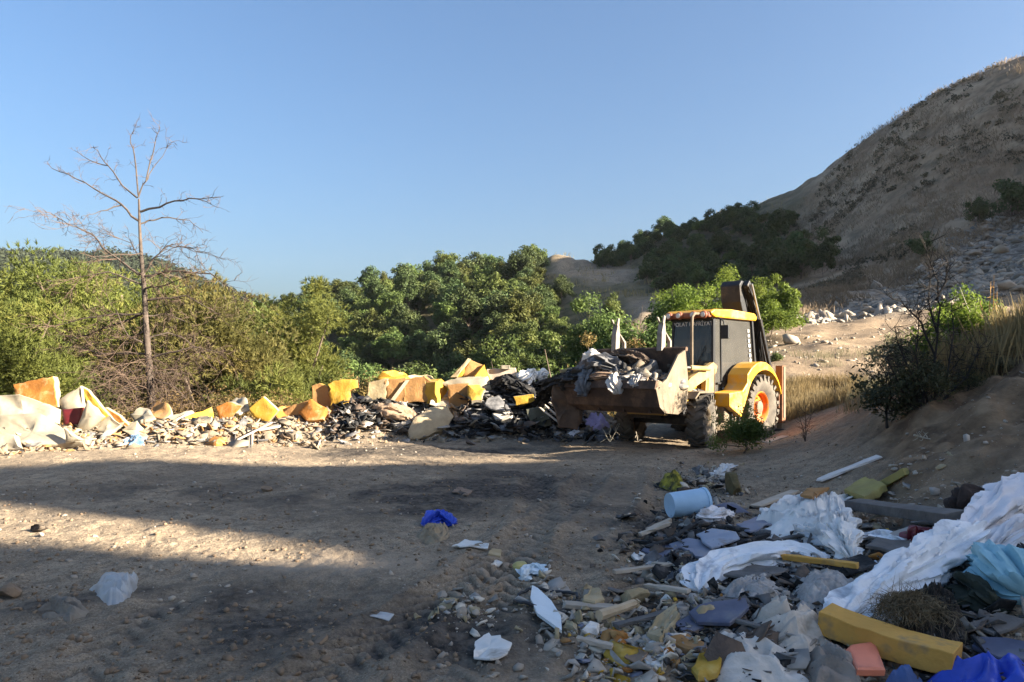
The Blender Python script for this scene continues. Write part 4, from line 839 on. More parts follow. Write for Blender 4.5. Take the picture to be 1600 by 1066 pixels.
charG = mat('ash_grey_sheet', (.22, .21, .205), (.07, .068, .068), 6, .85, .5, 20)
darkred = mat('dark_red_plastic', (.16, .02, .025), (.09, .012, .016), 6, .45, .2, 15)
brownrag = mat('brown_rag', (.17, .12, .085), (.09, .066, .05), 6, .95, .6, 30)
burlap = mat('straw_fibre', (.27, .20, .11), (.15, .11, .065), 14, .95, .8, 60)
darksoil = mat('dark_soil', (.06, .045, .034), (.03, .024, .019), 8, .98, .8, 40, dirt=.2, dirtc=(.2, .16, .12), dscale=14)
clearP = glass_mat('milky_plastic', (.72, .74, .74), .5, .3)

dustS = mat('dusty_scrap', (.25, .20, .145), (.15, .12, .085), 5, .95, .3, 30)
dustP = mat('pale_dusty_scrap', (.36, .30, .22), (.24, .195, .14), 5, .95, .3, 30)
def V3(p): return G(*p) if len(p) == 2 else P(*p)
def rag_loop(pts, jit, step):
    out = []
    for i, a in enumerate(pts):
        b = pts[(i + 1) % len(pts)]; n = max(1, int((b - a).length / step)); out.append(a)
        for k in range(1, n): out.append(a.lerp(b, k / n) + Vector((random.gauss(0, jit), random.gauss(0, jit * .4), random.gauss(0, jit))))
    return out
def slab(name, label, cat, pts, th, mf, mb_=None, jit=.008, step=.10, group=None, world=False, lift=0.0, bow=0.0, dent=.016):
    """a board or foam panel traced by its corners and given its real thickness: face, back and raw edges"""
    pts = [Vector(p) for p in pts] if world else [V3(p) for p in pts]
    pts = [p + Vector((0, 0, lift)) for p in pts]
    n = Vector()
    for i, a in enumerate(pts): n += a.cross(pts[(i + 1) % len(pts)])
    n.normalize(); view = (pts[0] - Vector((0, 0, EYE)))
    if n.dot(view) > 0: n = -n
    loop = rag_loop(pts, jit, step); c = sum(loop, Vector()) / len(loop); lo = min(p.z for p in loop); base = Vector((c.x, c.y, lo)); m = len(loop)
    e = min(.012, th * .2)
    rings = [[p + (c - p).normalized() * e * 1.2 for p in loop], [p - n * e for p in loop], [p - n * (th - e) for p in loop], [p - n * th + (c - p).normalized() * e * 1.2 for p in loop]]
    inner = []
    for fsc in (.78, .52, .26):
        inner.append([c + (p - c) * fsc + n * (dent * mnoise.noise((c + (p - c) * fsc) * 3.1) * 1.6 + (bow * (1 - fsc * fsc) if bow else 0) + dent * .5 * mnoise.noise((c + (p - c) * fsc) * 9)) for p in (rings[0] if not bow else [q + Vector() for q in loop])])
    allr = [r for r in inner[::-1]] + rings; k0 = len(allr); vs = [p - base for r in allr for p in r] + [c + n * bow + n * dent * mnoise.noise(c * 3.1) - base, c - n * th - base]; mid = k0 * m
    quad = lambda k: [(k * m + i, k * m + (i + 1) % m, (k + 1) * m + (i + 1) % m, (k + 1) * m + i) for i in range(m)]
    front = [(mid, i, (i + 1) % m) for i in range(m)] + quad(0) + quad(1) + quad(2) + quad(3); side = quad(4) + quad(5); back = [(mid + 1, (k0 - 1) * m + (i + 1) % m, (k0 - 1) * m + i) for i in range(m)]
    def part(fs):
        ids = sorted({i for f in fs for i in f}); mp = {a: b for b, a in enumerate(ids)}; return MB().add([vs[i] for i in ids], [tuple(mp[i] for i in f) for f in fs])
    if mb_ is None:
        o = part(front + side + back).build(name, mf, None, True, 0, base)
        return tag(o, label, cat, group)
    root = link(name, None, None, base); tag(root, label, cat, group)
    part(front).build('foam_core' if 'foam' in mf.name else 'face', mf, root, True)
    part(side + back).build('outer_skin', mb_, root, True)
    return root
def heap(name, label, cat, outline, h, m, fold=.05, fs=5.0, nr=22, na=84, p=2.2, seed=None, group=None, kind=None, lift=.012, edge=.06, spk=0.0):
    """cloth, sacking or soil heaped on the ground: folded surface inside an outline, edges tucked to the ground"""
    seed = random.randint(0, 999) if seed is None else seed; nr = int(nr * 1.6); na = int(na * 1.6)
    pts = [V3(q) for q in outline]; c = sum(pts, Vector()) / len(pts); k = len(pts)
    th_ = np.linspace(0, k, na, endpoint=False); i = th_.astype(int) % k; t = th_ - np.floor(th_); t = t * t * (3 - 2 * t) * .5 + t * .5
    A = np.array([(q.x, q.y) for q in pts]); B = A[i] * (1 - t)[:, None] + A[(i + 1) % k] * t[:, None]
    w = 1 + edge * 2 * fbm(np.cos(th_ / k * 6.283) * 4, np.sin(th_ / k * 6.283) * 4, seed, 3); B = np.array([c.x, c.y]) + (B - np.array([c.x, c.y])) * w[:, None]
    r = np.linspace(0, 1, nr) ** .8; XY = np.array([c.x, c.y])[None, None] + (B[None] - np.array([c.x, c.y])) * r[:, None, None]
    x, y = XY[..., 0].ravel(), XY[..., 1].ravel(); R = np.repeat(r, na)
    wx = fbm(x * fs * .5, y * fs * .5, seed + 1, 2) * 1.2
    an = seed * .7; xr, yr = x * math.cos(an) + y * math.sin(an), y * math.cos(an) - x * math.sin(an)
    rid = 1 - np.abs(fbm(xr * fs * 1.3 + wx * 2.5, yr * fs * .5 - wx * 2, seed + 2, 2)) * 4.2; rid2 = 1 - np.abs(fbm(xr * fs * 3.0 + wx * 4, yr * fs * 1.6 + wx * 2, seed + 3, 2)) * 4.0
    env = 1 - R ** p; z = H(x, y, False) + lift + h * env * (.75 + .6 * fbm(x * fs * .35, y * fs * .35, seed + 4, 2)) + fold * (rid + .45 * rid2) * np.clip(1.05 - R ** 3, 0, 1) - .03 * R ** 8
    if spk: z = z + spk * fbm(x * 40, y * 40, seed + 6, 3, .8) * (1 - R ** 4)
    z = np.maximum(z, H(x, y, False) - .03)
    # sideways drag so folds overhang a little
    x = x + fold * .7 * fbm(x * fs * 1.2, y * fs * 1.2, seed + 7, 2) * env; y = y + fold * .7 * fbm(x * fs * 1.2 + 9, y * fs * 1.2, seed + 8, 2) * env
    a0 = (np.arange(nr - 1)[:, None] * na + np.arange(na)[None]).ravel(); a1 = (np.arange(nr - 1)[:, None] * na + (np.arange(na) + 1)[None] % na).ravel()
    base = Vector((c.x, c.y, Hs(c.x, c.y)))
    me = npmesh(name, np.stack([x, y, z], 1) - np.array(base[:]), np.stack([a0, a1, a1 + na, a0 + na], 1)[:, ::-1], True, [m])
    return tag(link(name, me, None, base), label, cat, group, kind)
def roll(name, label, cat, path, m, wr=.02, fs=6.0, seg=40, flat=.7, seed=None, sag=0, group=None, parent=None, tagit=True):
    """a rolled or stuffed cloth: path points (px, py, depth or None, radius)"""
    seed = random.randint(0, 999) if seed is None else seed
    pr = []
    for q in path:
        if q[2] is None: g = G(q[0], q[1]); g = g + Vector((0, 0, q[3] * flat * .6))
        else: g = P(q[0], q[1], q[2])
        pr.append((g, q[3]))
    K = 14; pts = []
    for i in range(len(pr) - 1):
        p0 = pr[max(i - 1, 0)][0]; p1, r1 = pr[i]; p2, r2 = pr[i + 1]; p3 = pr[min(i + 2, len(pr) - 1)][0]
        for j in range(K if i < len(pr) - 2 else K + 1):
            t = j / K; a = .5 * ((2 * p1) + (p2 - p0) * t + (2 * p0 - 5 * p1 + 4 * p2 - p3) * t * t + (3 * p1 - p0 - 3 * p2 + p3) * t ** 3); pts.append((a, r1 + (r2 - r1) * t))
    n = len(pts); c0 = pts[0][0]; seg = int(seg * 1.6); V = np.zeros((n, seg, 3)); Q = np.linspace(0, 2 * math.pi, seg, endpoint=False); L = 0; cq, sq = np.cos(Q), np.sin(Q)
    for i, (p, r) in enumerate(pts):
        t = (pts[min(i + 1, n - 1)][0] - pts[max(i - 1, 0)][0]).normalized(); a = t.cross(Vector((0, 0, 1)))
        if a.length < .1: a = Vector((1, 0, 0))
        a.normalize(); b = a.cross(t); L += (p - pts[max(i - 1, 0)][0]).length
        endk = max(.0, min(1, i / 3.0)) * max(.0, min(1, (n - 1 - i) / 3.0)); er = .35 + .65 * math.sqrt(endk); ln = np.full(seg, L)
        wob = fbm(ln * fs * .35 + cq, sq + 5, seed + 9, 2)
        long_ = 1 - np.abs(fbm(cq * 2.6 + wob * 2 + 7, sq * 2.6 + ln * fs * .16, seed + 2, 2)) * 4.5          # folds running along
        cre = 1 - np.abs(fbm(ln * fs * .9 + 1.6 * cq + wob * 3, 2.0 * sq - ln * fs * .35, seed + 5, 2)) * 4.5   # creases across
        nz = fbm(ln * fs * .5 + 1.5 * cq + 30, 1.5 * sq, seed, 3)
        rad = r * er + wr * 1.15 * (1.6 * nz + .75 * np.maximum(long_, -.6) + .5 * np.maximum(cre, -.5) - .3)
        V[i] = np.array((p - c0)[:]) + (np.array(a[:])[None] * cq[:, None] + np.array(b[:])[None] * sq[:, None] * flat) * np.maximum(rad, .01)[:, None]
    V = [tuple(q) for q in V.reshape(-1, 3)]
    f = [(i * seg + k, i * seg + (k + 1) % seg, (i + 1) * seg + (k + 1) % seg, (i + 1) * seg + k) for i in range(n - 1) for k in range(seg)]
    me = MB().add(V, f + [tuple(range(seg - 1, -1, -1)), tuple((n - 1) * seg + k for k in range(seg))]).mesh(name, m, True)
    o = link(name, me, parent, c0)
    return tag(o, label, cat, group) if tagit else o
def plank(name, label, cat, a, b, w, t, m, lift=.02, roll_=0.0, group=None, end=0.0):
    """a board lying between two ground points"""
    A = V3(a) + Vector((0, 0, lift)); B = V3(b) + Vector((0, 0, lift + end)); d = B - A; L = d.length; x = d.normalized(); y = Vector((0, 0, 1)).cross(x).normalized(); z = x.cross(y)
    M3 = Matrix((x, y, z)).transposed() @ Matrix.Rotation(roll_, 3, 'X'); o = MB(); k = 5
    vs = []; 
    for i in range(k + 1):
        q = -L / 2 + L * i / k; j = .004
        for yy, zz in ((-w / 2, -t / 2), (w / 2, -t / 2), (w / 2, t / 2), (-w / 2, t / 2)): vs.append(M3 @ Vector((q + (random.gauss(0, w * .12) if i in (0, k) else 0), yy + random.gauss(0, j), zz + random.gauss(0, j * .5))))
    fs = [(i * 4 + e, i * 4 + (e + 1) % 4, i * 4 + 4 + (e + 1) % 4, i * 4 + 4 + e) for i in range(k) for e in range(4)] + [(3, 2, 1, 0), (k * 4, k * 4 + 1, k * 4 + 2, k * 4 + 3)]
    o.add(vs, fs); return tag(o.build(name, m, None, False, min(.006, t * .2), (A + B) / 2), label, cat, group)
def chunk(name, label, cat, px, py, size, m, d=None, flat=.6, rot=None, group=None, lift=.35, cuts=6, jag=.14):
    """a broken lump: an icosphere cleaved by random planes"""
    g = G(px, py) if d is None else P(px, py, d); bm = bmesh.new(); bmesh.ops.create_icosphere(bm, subdivisions=3, radius=1)
    pl = [(Vector(rdirs(1)[0]), random.uniform(.3, .7)) for _ in range(cuts)]; sx = Vector(size if hasattr(size, '__len__') else (size, size * random.uniform(.7, 1), size * flat)); so = random.random() * 50
    for v in bm.verts:
        p = v.co.copy()
        for nn, k in pl:
            t = p.dot(nn) - k
            if t > 0: p -= nn * t
        p *= 1 + jag * mnoise.noise(p * 2.2 + Vector((so, 0, 0))) + jag * .5 * mnoise.noise(p * 6 + Vector((so, 3, 0))); v.co = Vector((p.x * sx.x, p.y * sx.y, p.z * sx.z))
    me = bpy.data.meshes.new(name); bm.to_mesh(me); bm.free(); me.materials.append(m)
    o = link(name, me, None, g + Vector((0, 0, sx.z * lift))); o.rotation_euler = rot or (random.gauss(0, .2), random.gauss(0, .2), random.random() * 6.28)
    return tag(o, label, cat, group)

# ---- the long heap: foam panels and broken insulated casings, left to right
def S(lab, D, pts, th, mf, mb_=None, cat='foam panel', name='foam_piece', **k):
    if name == 'casing_sheet': k.setdefault('dent', .05)
    return slab(name, lab, cat, [(p[0], p[1], D + (p[2] if len(p) > 2 else 0)) for p in pts], th, mf, mb_, **k)
S('upright orange foam panel with cream edge at the far left of the heap', 14.6, ((20, 601), (82, 588), (90, 636), (28, 648, -.1)), .20, foamO, skinW)
S('pale cream casing sheet under the upright orange panel', 14.3, ((-6, 618), (30, 616), (95, 640, .2), (92, 662, .1), (40, 664, -.2), (-6, 664, -.2)), .07, skinW, None, 'casing sheet', 'casing_sheet')
S('ribbed white casing with broken grey front at the left edge', 13.9, ((-10, 648), (62, 645), (104, 672), (125, 690, -.3), (60, 697, -.4), (-10, 700, -.5)), .16, skinW, None, 'casing sheet', 'casing_sheet')
S('folded white sheet leaning at the left edge below the cream casing', 13.4, ((-10, 676), (28, 680), (34, 700, -.2), (-10, 705, -.2)), .06, skinW, None, 'casing sheet', 'casing_sheet')
S('tall white peaked casing sheet right of the orange panel', 14.7, ((90, 626), (126, 603), (134, 650), (96, 642)), .08, skinW, None, 'casing sheet', 'casing_sheet', bow=.05)
S('yellow foam edged casing side leaning behind the white peaked sheet', 14.8, ((126, 604), (137, 610), (170, 650), (160, 660), (140, 640)), .12, foamY, skinW)
S('white triangular casing piece below the peaked sheet', 14.4, ((118, 674), (136, 626), (162, 652), (140, 672)), .09, skinW, None, 'casing sheet', 'casing_sheet')
S('dark red plastic tray wedged below the peaked casing', 14.5, ((97, 640), (127, 637), (122, 662), (100, 668)), .12, darkred, None, 'tray', 'plastic_tray')
S('cream tent shaped casing piece left of the blue cloth', 14.6, ((142, 670), (172, 648), (190, 664), (168, 680, -.2)), .07, skinW, None, 'casing sheet', 'casing_sheet')
S('orange foam slab sloping down between white casings', 14.9, ((164, 637), (186, 650), (211, 676), (192, 684), (178, 664)), .14, foamO, skinW)
S('white sheet corner standing at the foot of the heap on the left', 13.5, ((99, 668), (127, 688), (102, 693)), .05, skinW, None, 'casing sheet', 'casing_sheet')
S('bright white sheet scrap lying right of the orange foam slab', 14.6, ((190, 672), (214, 657), (232, 678, .2), (212, 684, -.1)), .05, skinW, None, 'casing sheet', 'casing_sheet')
heap('cloth', 'small blue cloth at the foot of the heap on the left', 'cloth', [(188, 690), (208, 680), (230, 685), (226, 696), (200, 698)], .12, mat('denim_blue', (.16, .26, .38), (.10, .17, .27), 5, .95, .4, 40), .05, 6, 10, 40)
S('long casing side with bright yellow foam half facing right', 15.6, ((256, 664, -.2), (331, 636, .45), (339, 671, .3), (258, 681, -.3)), .16, foamY, skinW)
S('pale grey end of the long yellow foam casing', 15.5, ((231, 672, .3), (262, 651, .3), (300, 641, .5), (258, 664, -.24), (257, 681, -.34), (236, 677, .1)), .10, skinW, None, 'casing sheet', 'casing_sheet')
S('tan orange foam piece behind the long yellow casing', 16.2, ((337, 636), (355, 628), (378, 634), (360, 656), (342, 662)), .2, foamO, skinW)
S('white sheet scrap between the long casing and the yellow diamond', 15.9, ((338, 678, -.2), (350, 664), (366, 650, .2), (364, 672), (350, 682, -.2)), .06, skinW, None, 'casing sheet', 'casing_sheet')
heap('plastic_film', 'crumpled grey plastic film left of the yellow diamond', 'plastic', [(364, 668), (375, 650), (392, 655), (404, 668), (385, 678)], .42, skinG, .1, 5, 12, 48)
S('bright yellow diamond shaped foam panel', 16.2, ((389, 638), (411, 620), (434, 642), (418, 661), (396, 652)), .16, foamY, skinW)
plank('plank', 'grey board lying along the heap below the yellow diamond', 'board', (362, 680, 15.6), (436, 668, 15.9), .22, .05, wood)
plank('plank', 'thin pale lath leaning at the foot of the heap', 'board', (370, 690, 15.0), (425, 662, 15.6), .06, .03, wood, 0.03)
heap('foam_offcut', 'flat orange oval foam offcut at the foot of the heap', 'foam offcut', [(318, 690), (334, 682), (356, 684), (358, 694), (336, 700)], .09, foamO, .015, 3, 8, 40)
S('small yellow scrap lying in front of the heap', 14.6, ((258, 704, -.2), (270, 701), (272, 709), (262, 711, -.2)), .06, foamY, None, 'foam offcut', 'foam_offcut')
S('low orange foam wedge with shaded tan flank', 16.6, ((466, 644), (484, 623), (510, 637), (505, 655, -.2), (480, 658, -.2)), .25, foamO, None)
S('long tan foam strip sloping down left of the orange wedge', 16.7, ((424, 660), (452, 636), (486, 624), (470, 648), (436, 664)), .18, foamT, foamY)
S('rounded tan foam panel standing left of the yellow one', 17.1, ((487, 603), (500, 599), (512, 604), (518, 632), (512, 638), (488, 628)), .16, foamT, foamY)
S('bright yellow foam panel with ragged top left of the foam sofa', 17.0, ((512, 601), (522, 595), (556, 594), (558, 606), (545, 612), (545, 636), (516, 636)), .2, foamY, foamO, jit=.02)
# foam sofa
def sofa():
    D = 17.3; base = P(640, 632, D); root = link('foam_block_row', None, None, base); tag(root, 'long row of broken tan foam blocks like a sofa on top of the heap', 'foam blocks')
    for nm, pts, th, m in (('cream_end', ((576, 598), (606, 592), (604, 630), (572, 628)), .5, foamC), ('foam_block', ((600, 594), (634, 590), (634, 630), (604, 630)), .5, foamT), ('foam_block', ((632, 592), (664, 589), (668, 628), (630, 630)), .55, foamT),
                           ('foam_block', ((662, 588), (672, 595), (682, 596), (684, 628), (665, 628)), .5, foamT), ('yellow_sunlit_end', ((681, 597, -.1), (690, 592, .2), (700, 600, .4), (699, 628, .4), (684, 630, -.1)), .3, foamY), ('top_sheet', ((606, 592, .1), (634, 584, .3), (640, 590, .2), (628, 594, .05)), .05, foamY)):  # yellow right end: the sunlit side of the tan blocks, put into the colour
        o = slab(nm, '', '', [(p[0], p[1], D + (p[2] if len(p) > 2 else 0)) for p in pts], th, m, jit=.012)
        w = o.location.copy(); o.parent = root; o.location = w - base
    o = MB().add([P(608, 628, D - .06) - base, P(634, 594, D - .06) - base, P(640, 594, D - .02) - base, P(614, 630, D - .02) - base], [(0, 1, 2, 3)]); o.add([P(608, 628, D - .02) - base, P(634, 594, D - .02) - base, P(640, 594, D + .01) - base, P(614, 630, D + .01) - base], [(3, 2, 1, 0)]); o.build('torn_cover', skinW, root)
sofa()
S('orange brown foam box face right of the foam sofa', 17.3, ((699, 602), (732, 599), (733, 637), (702, 638)), .35, foamT, foamY)
S('white crumpled casing panel behind the brown foam box', 17.5, ((688, 598), (716, 590), (762, 588), (768, 608), (748, 622), (732, 630)), .14, skinW, None, 'casing sheet', 'casing_sheet', bow=.06)
# open box on top
def open_box():
    D = 17.7; base = P(737, 600, D); root = link('open_foam_box', None, None, base); tag(root, 'open tilted foam box with brown inside on top of the heap', 'foam box')
    for nm, pts, th, m in (('side', ((703, 590), (731, 560), (722, 588), (712, 592)), .12, foamY), ('inside', ((722, 588, .1), (732, 561, .1), (754, 570, .2), (744, 590, .1)), .1, foamT), ('side', ((742, 588, -.1), (757, 569, .1), (772, 606, .1), (766, 610, 0)), .12, foamY), ('rim', ((703, 590, -.1), (731, 560, -.05), (736, 561, -.05), (714, 590, -.1)), .1, foamC)):
        o = slab(nm, '', '', [(p[0], p[1], D + (p[2] if len(p) > 2 else 0)) for p in pts], th, m, jit=.01); w = o.location.copy(); o.parent = root; o.location = w - base
open_box()
S('pale pinkish box behind the open foam box', 18.0, ((760, 577), (806, 575), (808, 592), (764, 598)), .4, mat('pale_board', (.55, .45, .35), (.44, .35, .27), 3), None, 'box', 'carton')
S('small white block on top of the pale box', 17.9, ((782, 571), (797, 571), (797, 577), (782, 577)), .15, skinW, None, 'block', 'foam_block')
slab('stone_block', 'big pale cream stone slab leaning at the front of the heap', 'stone', [(638, 672, 16.4), (648, 652, 16.5), (672, 636, 16.8), (698, 631, 17.0), (709, 650, 16.8), (700, 668, 16.6), (668, 682, 16.3), (641, 686, 16.2)], .3, mat('cream_stone', (.48, .37, .23), (.36, .27, .165), 4, .95, .5, 14), None, .015, .15, bow=.12)
roll('cushion', 'dirty tan cushion lying under the foam sofa', 'cushion', [(582, 640, 17.1, .12), (610, 645, 16.9, .22), (638, 652, 16.8, .2), (652, 662, 16.7, .1)], mat('tan_cushion', (.40, .28, .18), (.27, .18, .115), 5, .95, .4, 30), .05, 6, 26, .8)
roll('bin_bag', 'grey plastic bag lying beside the cream stone slab', 'bag', [(616, 672, 16.7, .1), (635, 664, 16.7, .18), (655, 654, 16.8, .12)], skinG, .05, 6, 26, .8)
roll('bin_bag', 'white knotted plastic bag on top of the black waste', 'bag', [(806, 612, 17.7, .12), (818, 594, 17.7, .25), (828, 586, 17.8, .18), (838, 580, 17.9, .07)], clothW, .07, 6, 26, .9)
roll('bin_bag', 'small white plastic bag behind the black waste near the bucket', 'bag', [(840, 592, 17.9, .08), (848, 585, 18, .14), (856, 588, 18, .07)], clothW, .05, 6, 22, .9)
S('small box with yellow front in the black waste', 17.0, ((802, 620), (833, 616), (836, 630), (806, 634)), .3, foamY, skinG, 'box', 'carton')
S('olive grey crate side standing in the black waste', 16.9, ((822, 640), (852, 634), (862, 664), (832, 672)), .35, mat('olive_crate', (.16, .155, .11), (.10, .10, .075), 5), None, 'crate', 'crate')
for i, (a, b, lab) in enumerate((((836, 622, 17.0), (872, 652, 16.7), 'topmost grey lath sloping right in the black waste'), ((838, 634, 16.9), (876, 664, 16.6), 'middle grey lath sloping right in the black waste'), ((846, 622, 17.1), (880, 646, 16.8), 'grey lath nearest the bucket in the black waste'), ((708, 672, 16.7), (732, 648, 17.0), 'pale lath leaning right of the cream stone slab'), ((735, 690, 16.3), (785, 684, 16.4), 'thin pale lath lying at the foot of the black waste'))):
    plank('lath', lab, 'board', a, b, .07, .03, wood, .02)
roll('black_sheet', 'charred black sheet rolled over the top of the waste left of the bucket', 'sheet', [(766, 606, 17.6, .14), (790, 596, 17.6, .24), (812, 606, 17.4, .2), (835, 622, 17.2, .1)], char, .08, 6, 26, .7)
# uncountable burnt waste and small litter in the long heap
def litter(name, lab, xs, ys, zs, size, mats_, thin=.15, kind='stuff', tilt=.6):
    n = len(xs); v0 = np.array([(-1, -.6, 0), (-.2, -1, .1), (.9, -.7, 0), (1, .5, -.1), (.1, 1, .12), (-.8, .7, 0)]); k = len(v0)
    s = size[:, None, None] * (.5 + RNG.random((n, 1, 3))); v = v0[None] * (1 + RNG.normal(0, .25, (n, k, 3))) * s; v[..., 2] += RNG.normal(0, .25, (n, k)) * size[:, None]
    top = v.copy(); bot = v.copy(); bot[..., 2] -= thin * size[:, None]
    v = np.concatenate([top, bot], 1)
    a = RNG.random(n) * 6.283; b = RNG.normal(0, tilt, n); ca, sa, cb, sb = [q[:, None] for q in (np.cos(a), np.sin(a), np.cos(b), np.sin(b))]
    y1 = v[..., 1] * cb - v[..., 2] * sb; z1 = v[..., 1] * sb + v[..., 2] * cb
    V = np.stack([v[..., 0] * ca - y1 * sa + xs[:, None], v[..., 0] * sa + y1 * ca + ys[:, None], z1 + zs[:, None]], -1).reshape(-1, 3)
    tri = [(0, 1, 2), (0, 2, 3), (0, 3, 4), (0, 4, 5), (6, 8, 7), (6, 9, 8), (6, 10, 9), (6, 11, 10)]
    for i in range(k): j = (i + 1) % k; tri += [(i, k + i, j), (j, k + i, k + j)]
    f0 = np.array(tri); f = (f0[None] + (np.arange(n) * 2 * k)[:, None, None]).reshape(-1, 3)
    mi = np.repeat(RNG.integers(0, len(mats_), n), len(f0))
    return tag(link(name, npmesh(name, V, f, False, mats_, mi)), lab, 'rubble', None, kind)
def along(n, x0, x1, dy, sg, top):
    x = RNG.uniform(x0, x1, n); yc = np.interp(x, [-14, -9.4, -7.6, -5.2, -3.4, -2.2, 0.6, 2.0], [14.2, 14.2, 15.4, 16.6, 17.4, 17.8, 18.0, 18.4]); y = yc + RNG.normal(dy, sg, n); return x, y, H(x, y, False) + RNG.random(n) ** 2 * top
x, y, z = along(1300, -4.0, -2.3, -.35, .4, .22); litter('burnt_waste', 'black burnt waste under the foam sofa', x, y, z, .03 + .13 * RNG.random(len(x)) ** 2, [char, char, char, charG, brownrag, skinG], .10)
x, y, z = along(2300, -1.2, 1.7, -.35, .5, .35); litter('burnt_waste', 'black burnt waste piled left of the loader bucket', x, y, z, .03 + .14 * RNG.random(len(x)) ** 2, [char, char, char, charG, brownrag, skinG, charG], .10)
x, y, z = along(1500, -11, -4, -.65, .5, .07); litter('mixed_litter', 'pale broken scraps mixed along the left part of the heap', x, y, z, .03 + .12 * RNG.random(len(x)) ** 3, [dustS, skinG, dustP, stone_b, charG, dustS, foamT, dustS], .15)
x, y, z = along(320, -4.2, 2.2, -1.1, .35, .03); litter('mixed_litter', 'pale scraps at the foot of the burnt waste', x, y, z, .02 + .1 * RNG.random(len(x)) ** 3, [dustP, dustS, skinG, charG], .15)
x, y, z = along(420, -2.2, -.8, -.5, .5, .2); litter('mixed_litter', 'dusty scraps around the cream stone slab', x, y, z, .03 + .13 * RNG.random(len(x)) ** 3, [charG, skinG, dustS, dustP, char], .15)
x = RNG.normal(1.9, .55, 170); y = RNG.normal(16.7, .35, 170); litter('mixed_litter', 'scraps lying on the ground below the loader bucket', x, y, H(x, y) + .04, .03 + .1 * RNG.random(170) ** 3, [dustP, charG, dustS, char], .15)
heap('cloth', 'pink and lilac clothes lying below the bucket', 'clothing', [(900, 668), (920, 652), (945, 655), (955, 668), (930, 676)], .25, mat('lilac_cloth', (.45, .36, .50), (.34, .27, .40), 4, .95, .4, 40), .07, 5, 12, 48)
heap('cloth', 'pale grey blue cloth flat on the ground below the bucket', 'cloth', [(880, 682), (900, 672), (915, 677), (905, 686)], .08, clothL, .03, 5, 10, 40)
# ---- load in the bucket and things hanging over its lip
def lw_roll(name, lab, cat, pts, m, wr, flat=.75, fs=6):
    q = []
    for x, y, z, r in pts:
        w = LW(x, y, z); q.append((CX + F * w.x / w.y, HY - F * (w.z - EYE) / w.y, w.y, r))
    return roll(name, lab, cat, q, m, wr, fs, 30, flat)
lw_roll('black_tarp', 'crumpled black plastic tarp heaped on the bucket load', 'tarp', [(2.75, -1.25, 1.38, .18), (2.8, -.8, 1.55, .34), (2.85, -.3, 1.66, .36), (2.9, .1, 1.58, .22)], charG, .11, .7, 5)
lw_roll('black_tarp', 'black sheet drooping over the left end of the bucket', 'tarp', [(2.9, -1.75, 1.0, .1), (2.9, -1.4, 1.32, .2), (2.95, -1.05, 1.42, .25), (3.0, -.6, 1.38, .15)], char, .09, .7, 5)
lw_roll('rag', 'dirty white rag hanging over the bucket lip', 'cloth', [(3.0, .15, 1.48, .08), (3.22, .25, 1.44, .14), (3.42, .36, 1.28, .12), (3.46, .45, 1.12, .05)], clothG, .05, .5, 6)
lw_roll('rag', 'white plastic bag at the top left of the bucket load', 'bag', [(2.6, -1.05, 1.62, .1), (2.6, -.9, 1.82, .16), (2.6, -.75, 1.95, .07)], clothW, .06, .9, 6)
lw_roll('carton', 'flattened brown carton sticking out of the bucket load', 'carton', [(3.1, -.45, 1.34, .12), (3.2, -.15, 1.45, .2), (3.1, .15, 1.46, .1)], mat('brown_carton', (.30, .20, .13), (.2, .13, .085), 5), .03, .5, 4)
S('brown sheet hanging from the left end of the bucket to the ground', 15.2, ((868, 594), (906, 600), (914, 636), (902, 672, -.1), (874, 668, -.1), (862, 628)), .22, mat('brown_sheet', (.15, .095, .06), (.08, .052, .036), 4, .9, .4, 20), None, 'sheet', 'hanging_sheet', dent=.07, jit=.02)
lw_roll('black_tarp', 'torn black sheet hanging over the middle of the bucket lip', 'tarp', [(2.8, -.55, 1.6, .12), (3.15, -.5, 1.5, .2), (3.4, -.45, 1.3, .16), (3.44, -.42, 1.05, .06)], charG, .08, .45, 5)
lw_roll('black_tarp', 'long black sheet lying along the bucket lip to the heap', 'tarp', [(3.2, -.2, 1.36, .08), (3.25, -.8, 1.38, .15), (3.2, -1.3, 1.32, .2), (3.05, -1.8, 1.1, .16), (2.9, -2.2, .8, .08)], char, .08, .6, 5)
lw_roll('sacking', 'dirty tan sacking on top of the bucket load', 'sack', [(2.5, -.5, 1.75, .1), (2.6, -.1, 1.86, .2), (2.6, .3, 1.8, .18), (2.55, .6, 1.66, .08)], brownrag, .07, .7, 5)
lw_roll('rag', 'grey rag spilling over the right part of the bucket lip', 'cloth', [(2.9, .6, 1.42, .08), (3.15, .7, 1.42, .15), (3.38, .78, 1.28, .1)], clothR, .06, .5, 6)
def old_tyre():
    c = LW(2.72, .42, 1.58); o = MB().lathe([(-.09, .22), (-.1, .3), (-.06, .36), (.06, .36), (.1, .3), (.09, .22)], (0, 0, 0), 36, 'z', True).build('old_tyre', mat('old_rubber', (.12, .11, .10), (.06, .055, .05), 5, .9, .2, 30), None, True, 0, c); o.rotation_euler = (.25, -.35, 0); tag(o, 'worn black car tyre lying on the bucket load', 'tyre')
old_tyre()
def bucket_rubble():
    n = 700; X = RNG.uniform(2.35, 3.2, n); Y = RNG.uniform(-1.1, 1.1, n); Z = 1.2 + .36 * (1 - ((X - 2.75) / .6) ** 2) * (1 - (Y / 1.3) ** 2) + RNG.random(n) * .08
    W_ = np.array([LW(a, b, c)[:] for a, b, c in zip(X, Y, Z)]); litter('bucket_rubble', 'broken rubble filling the loader bucket', W_[:, 0], W_[:, 1], W_[:, 2], .04 + .1 * RNG.random(n) ** 2, [skinG, dustP, charG, stone_b, char, dustS], .6)
bucket_rubble()
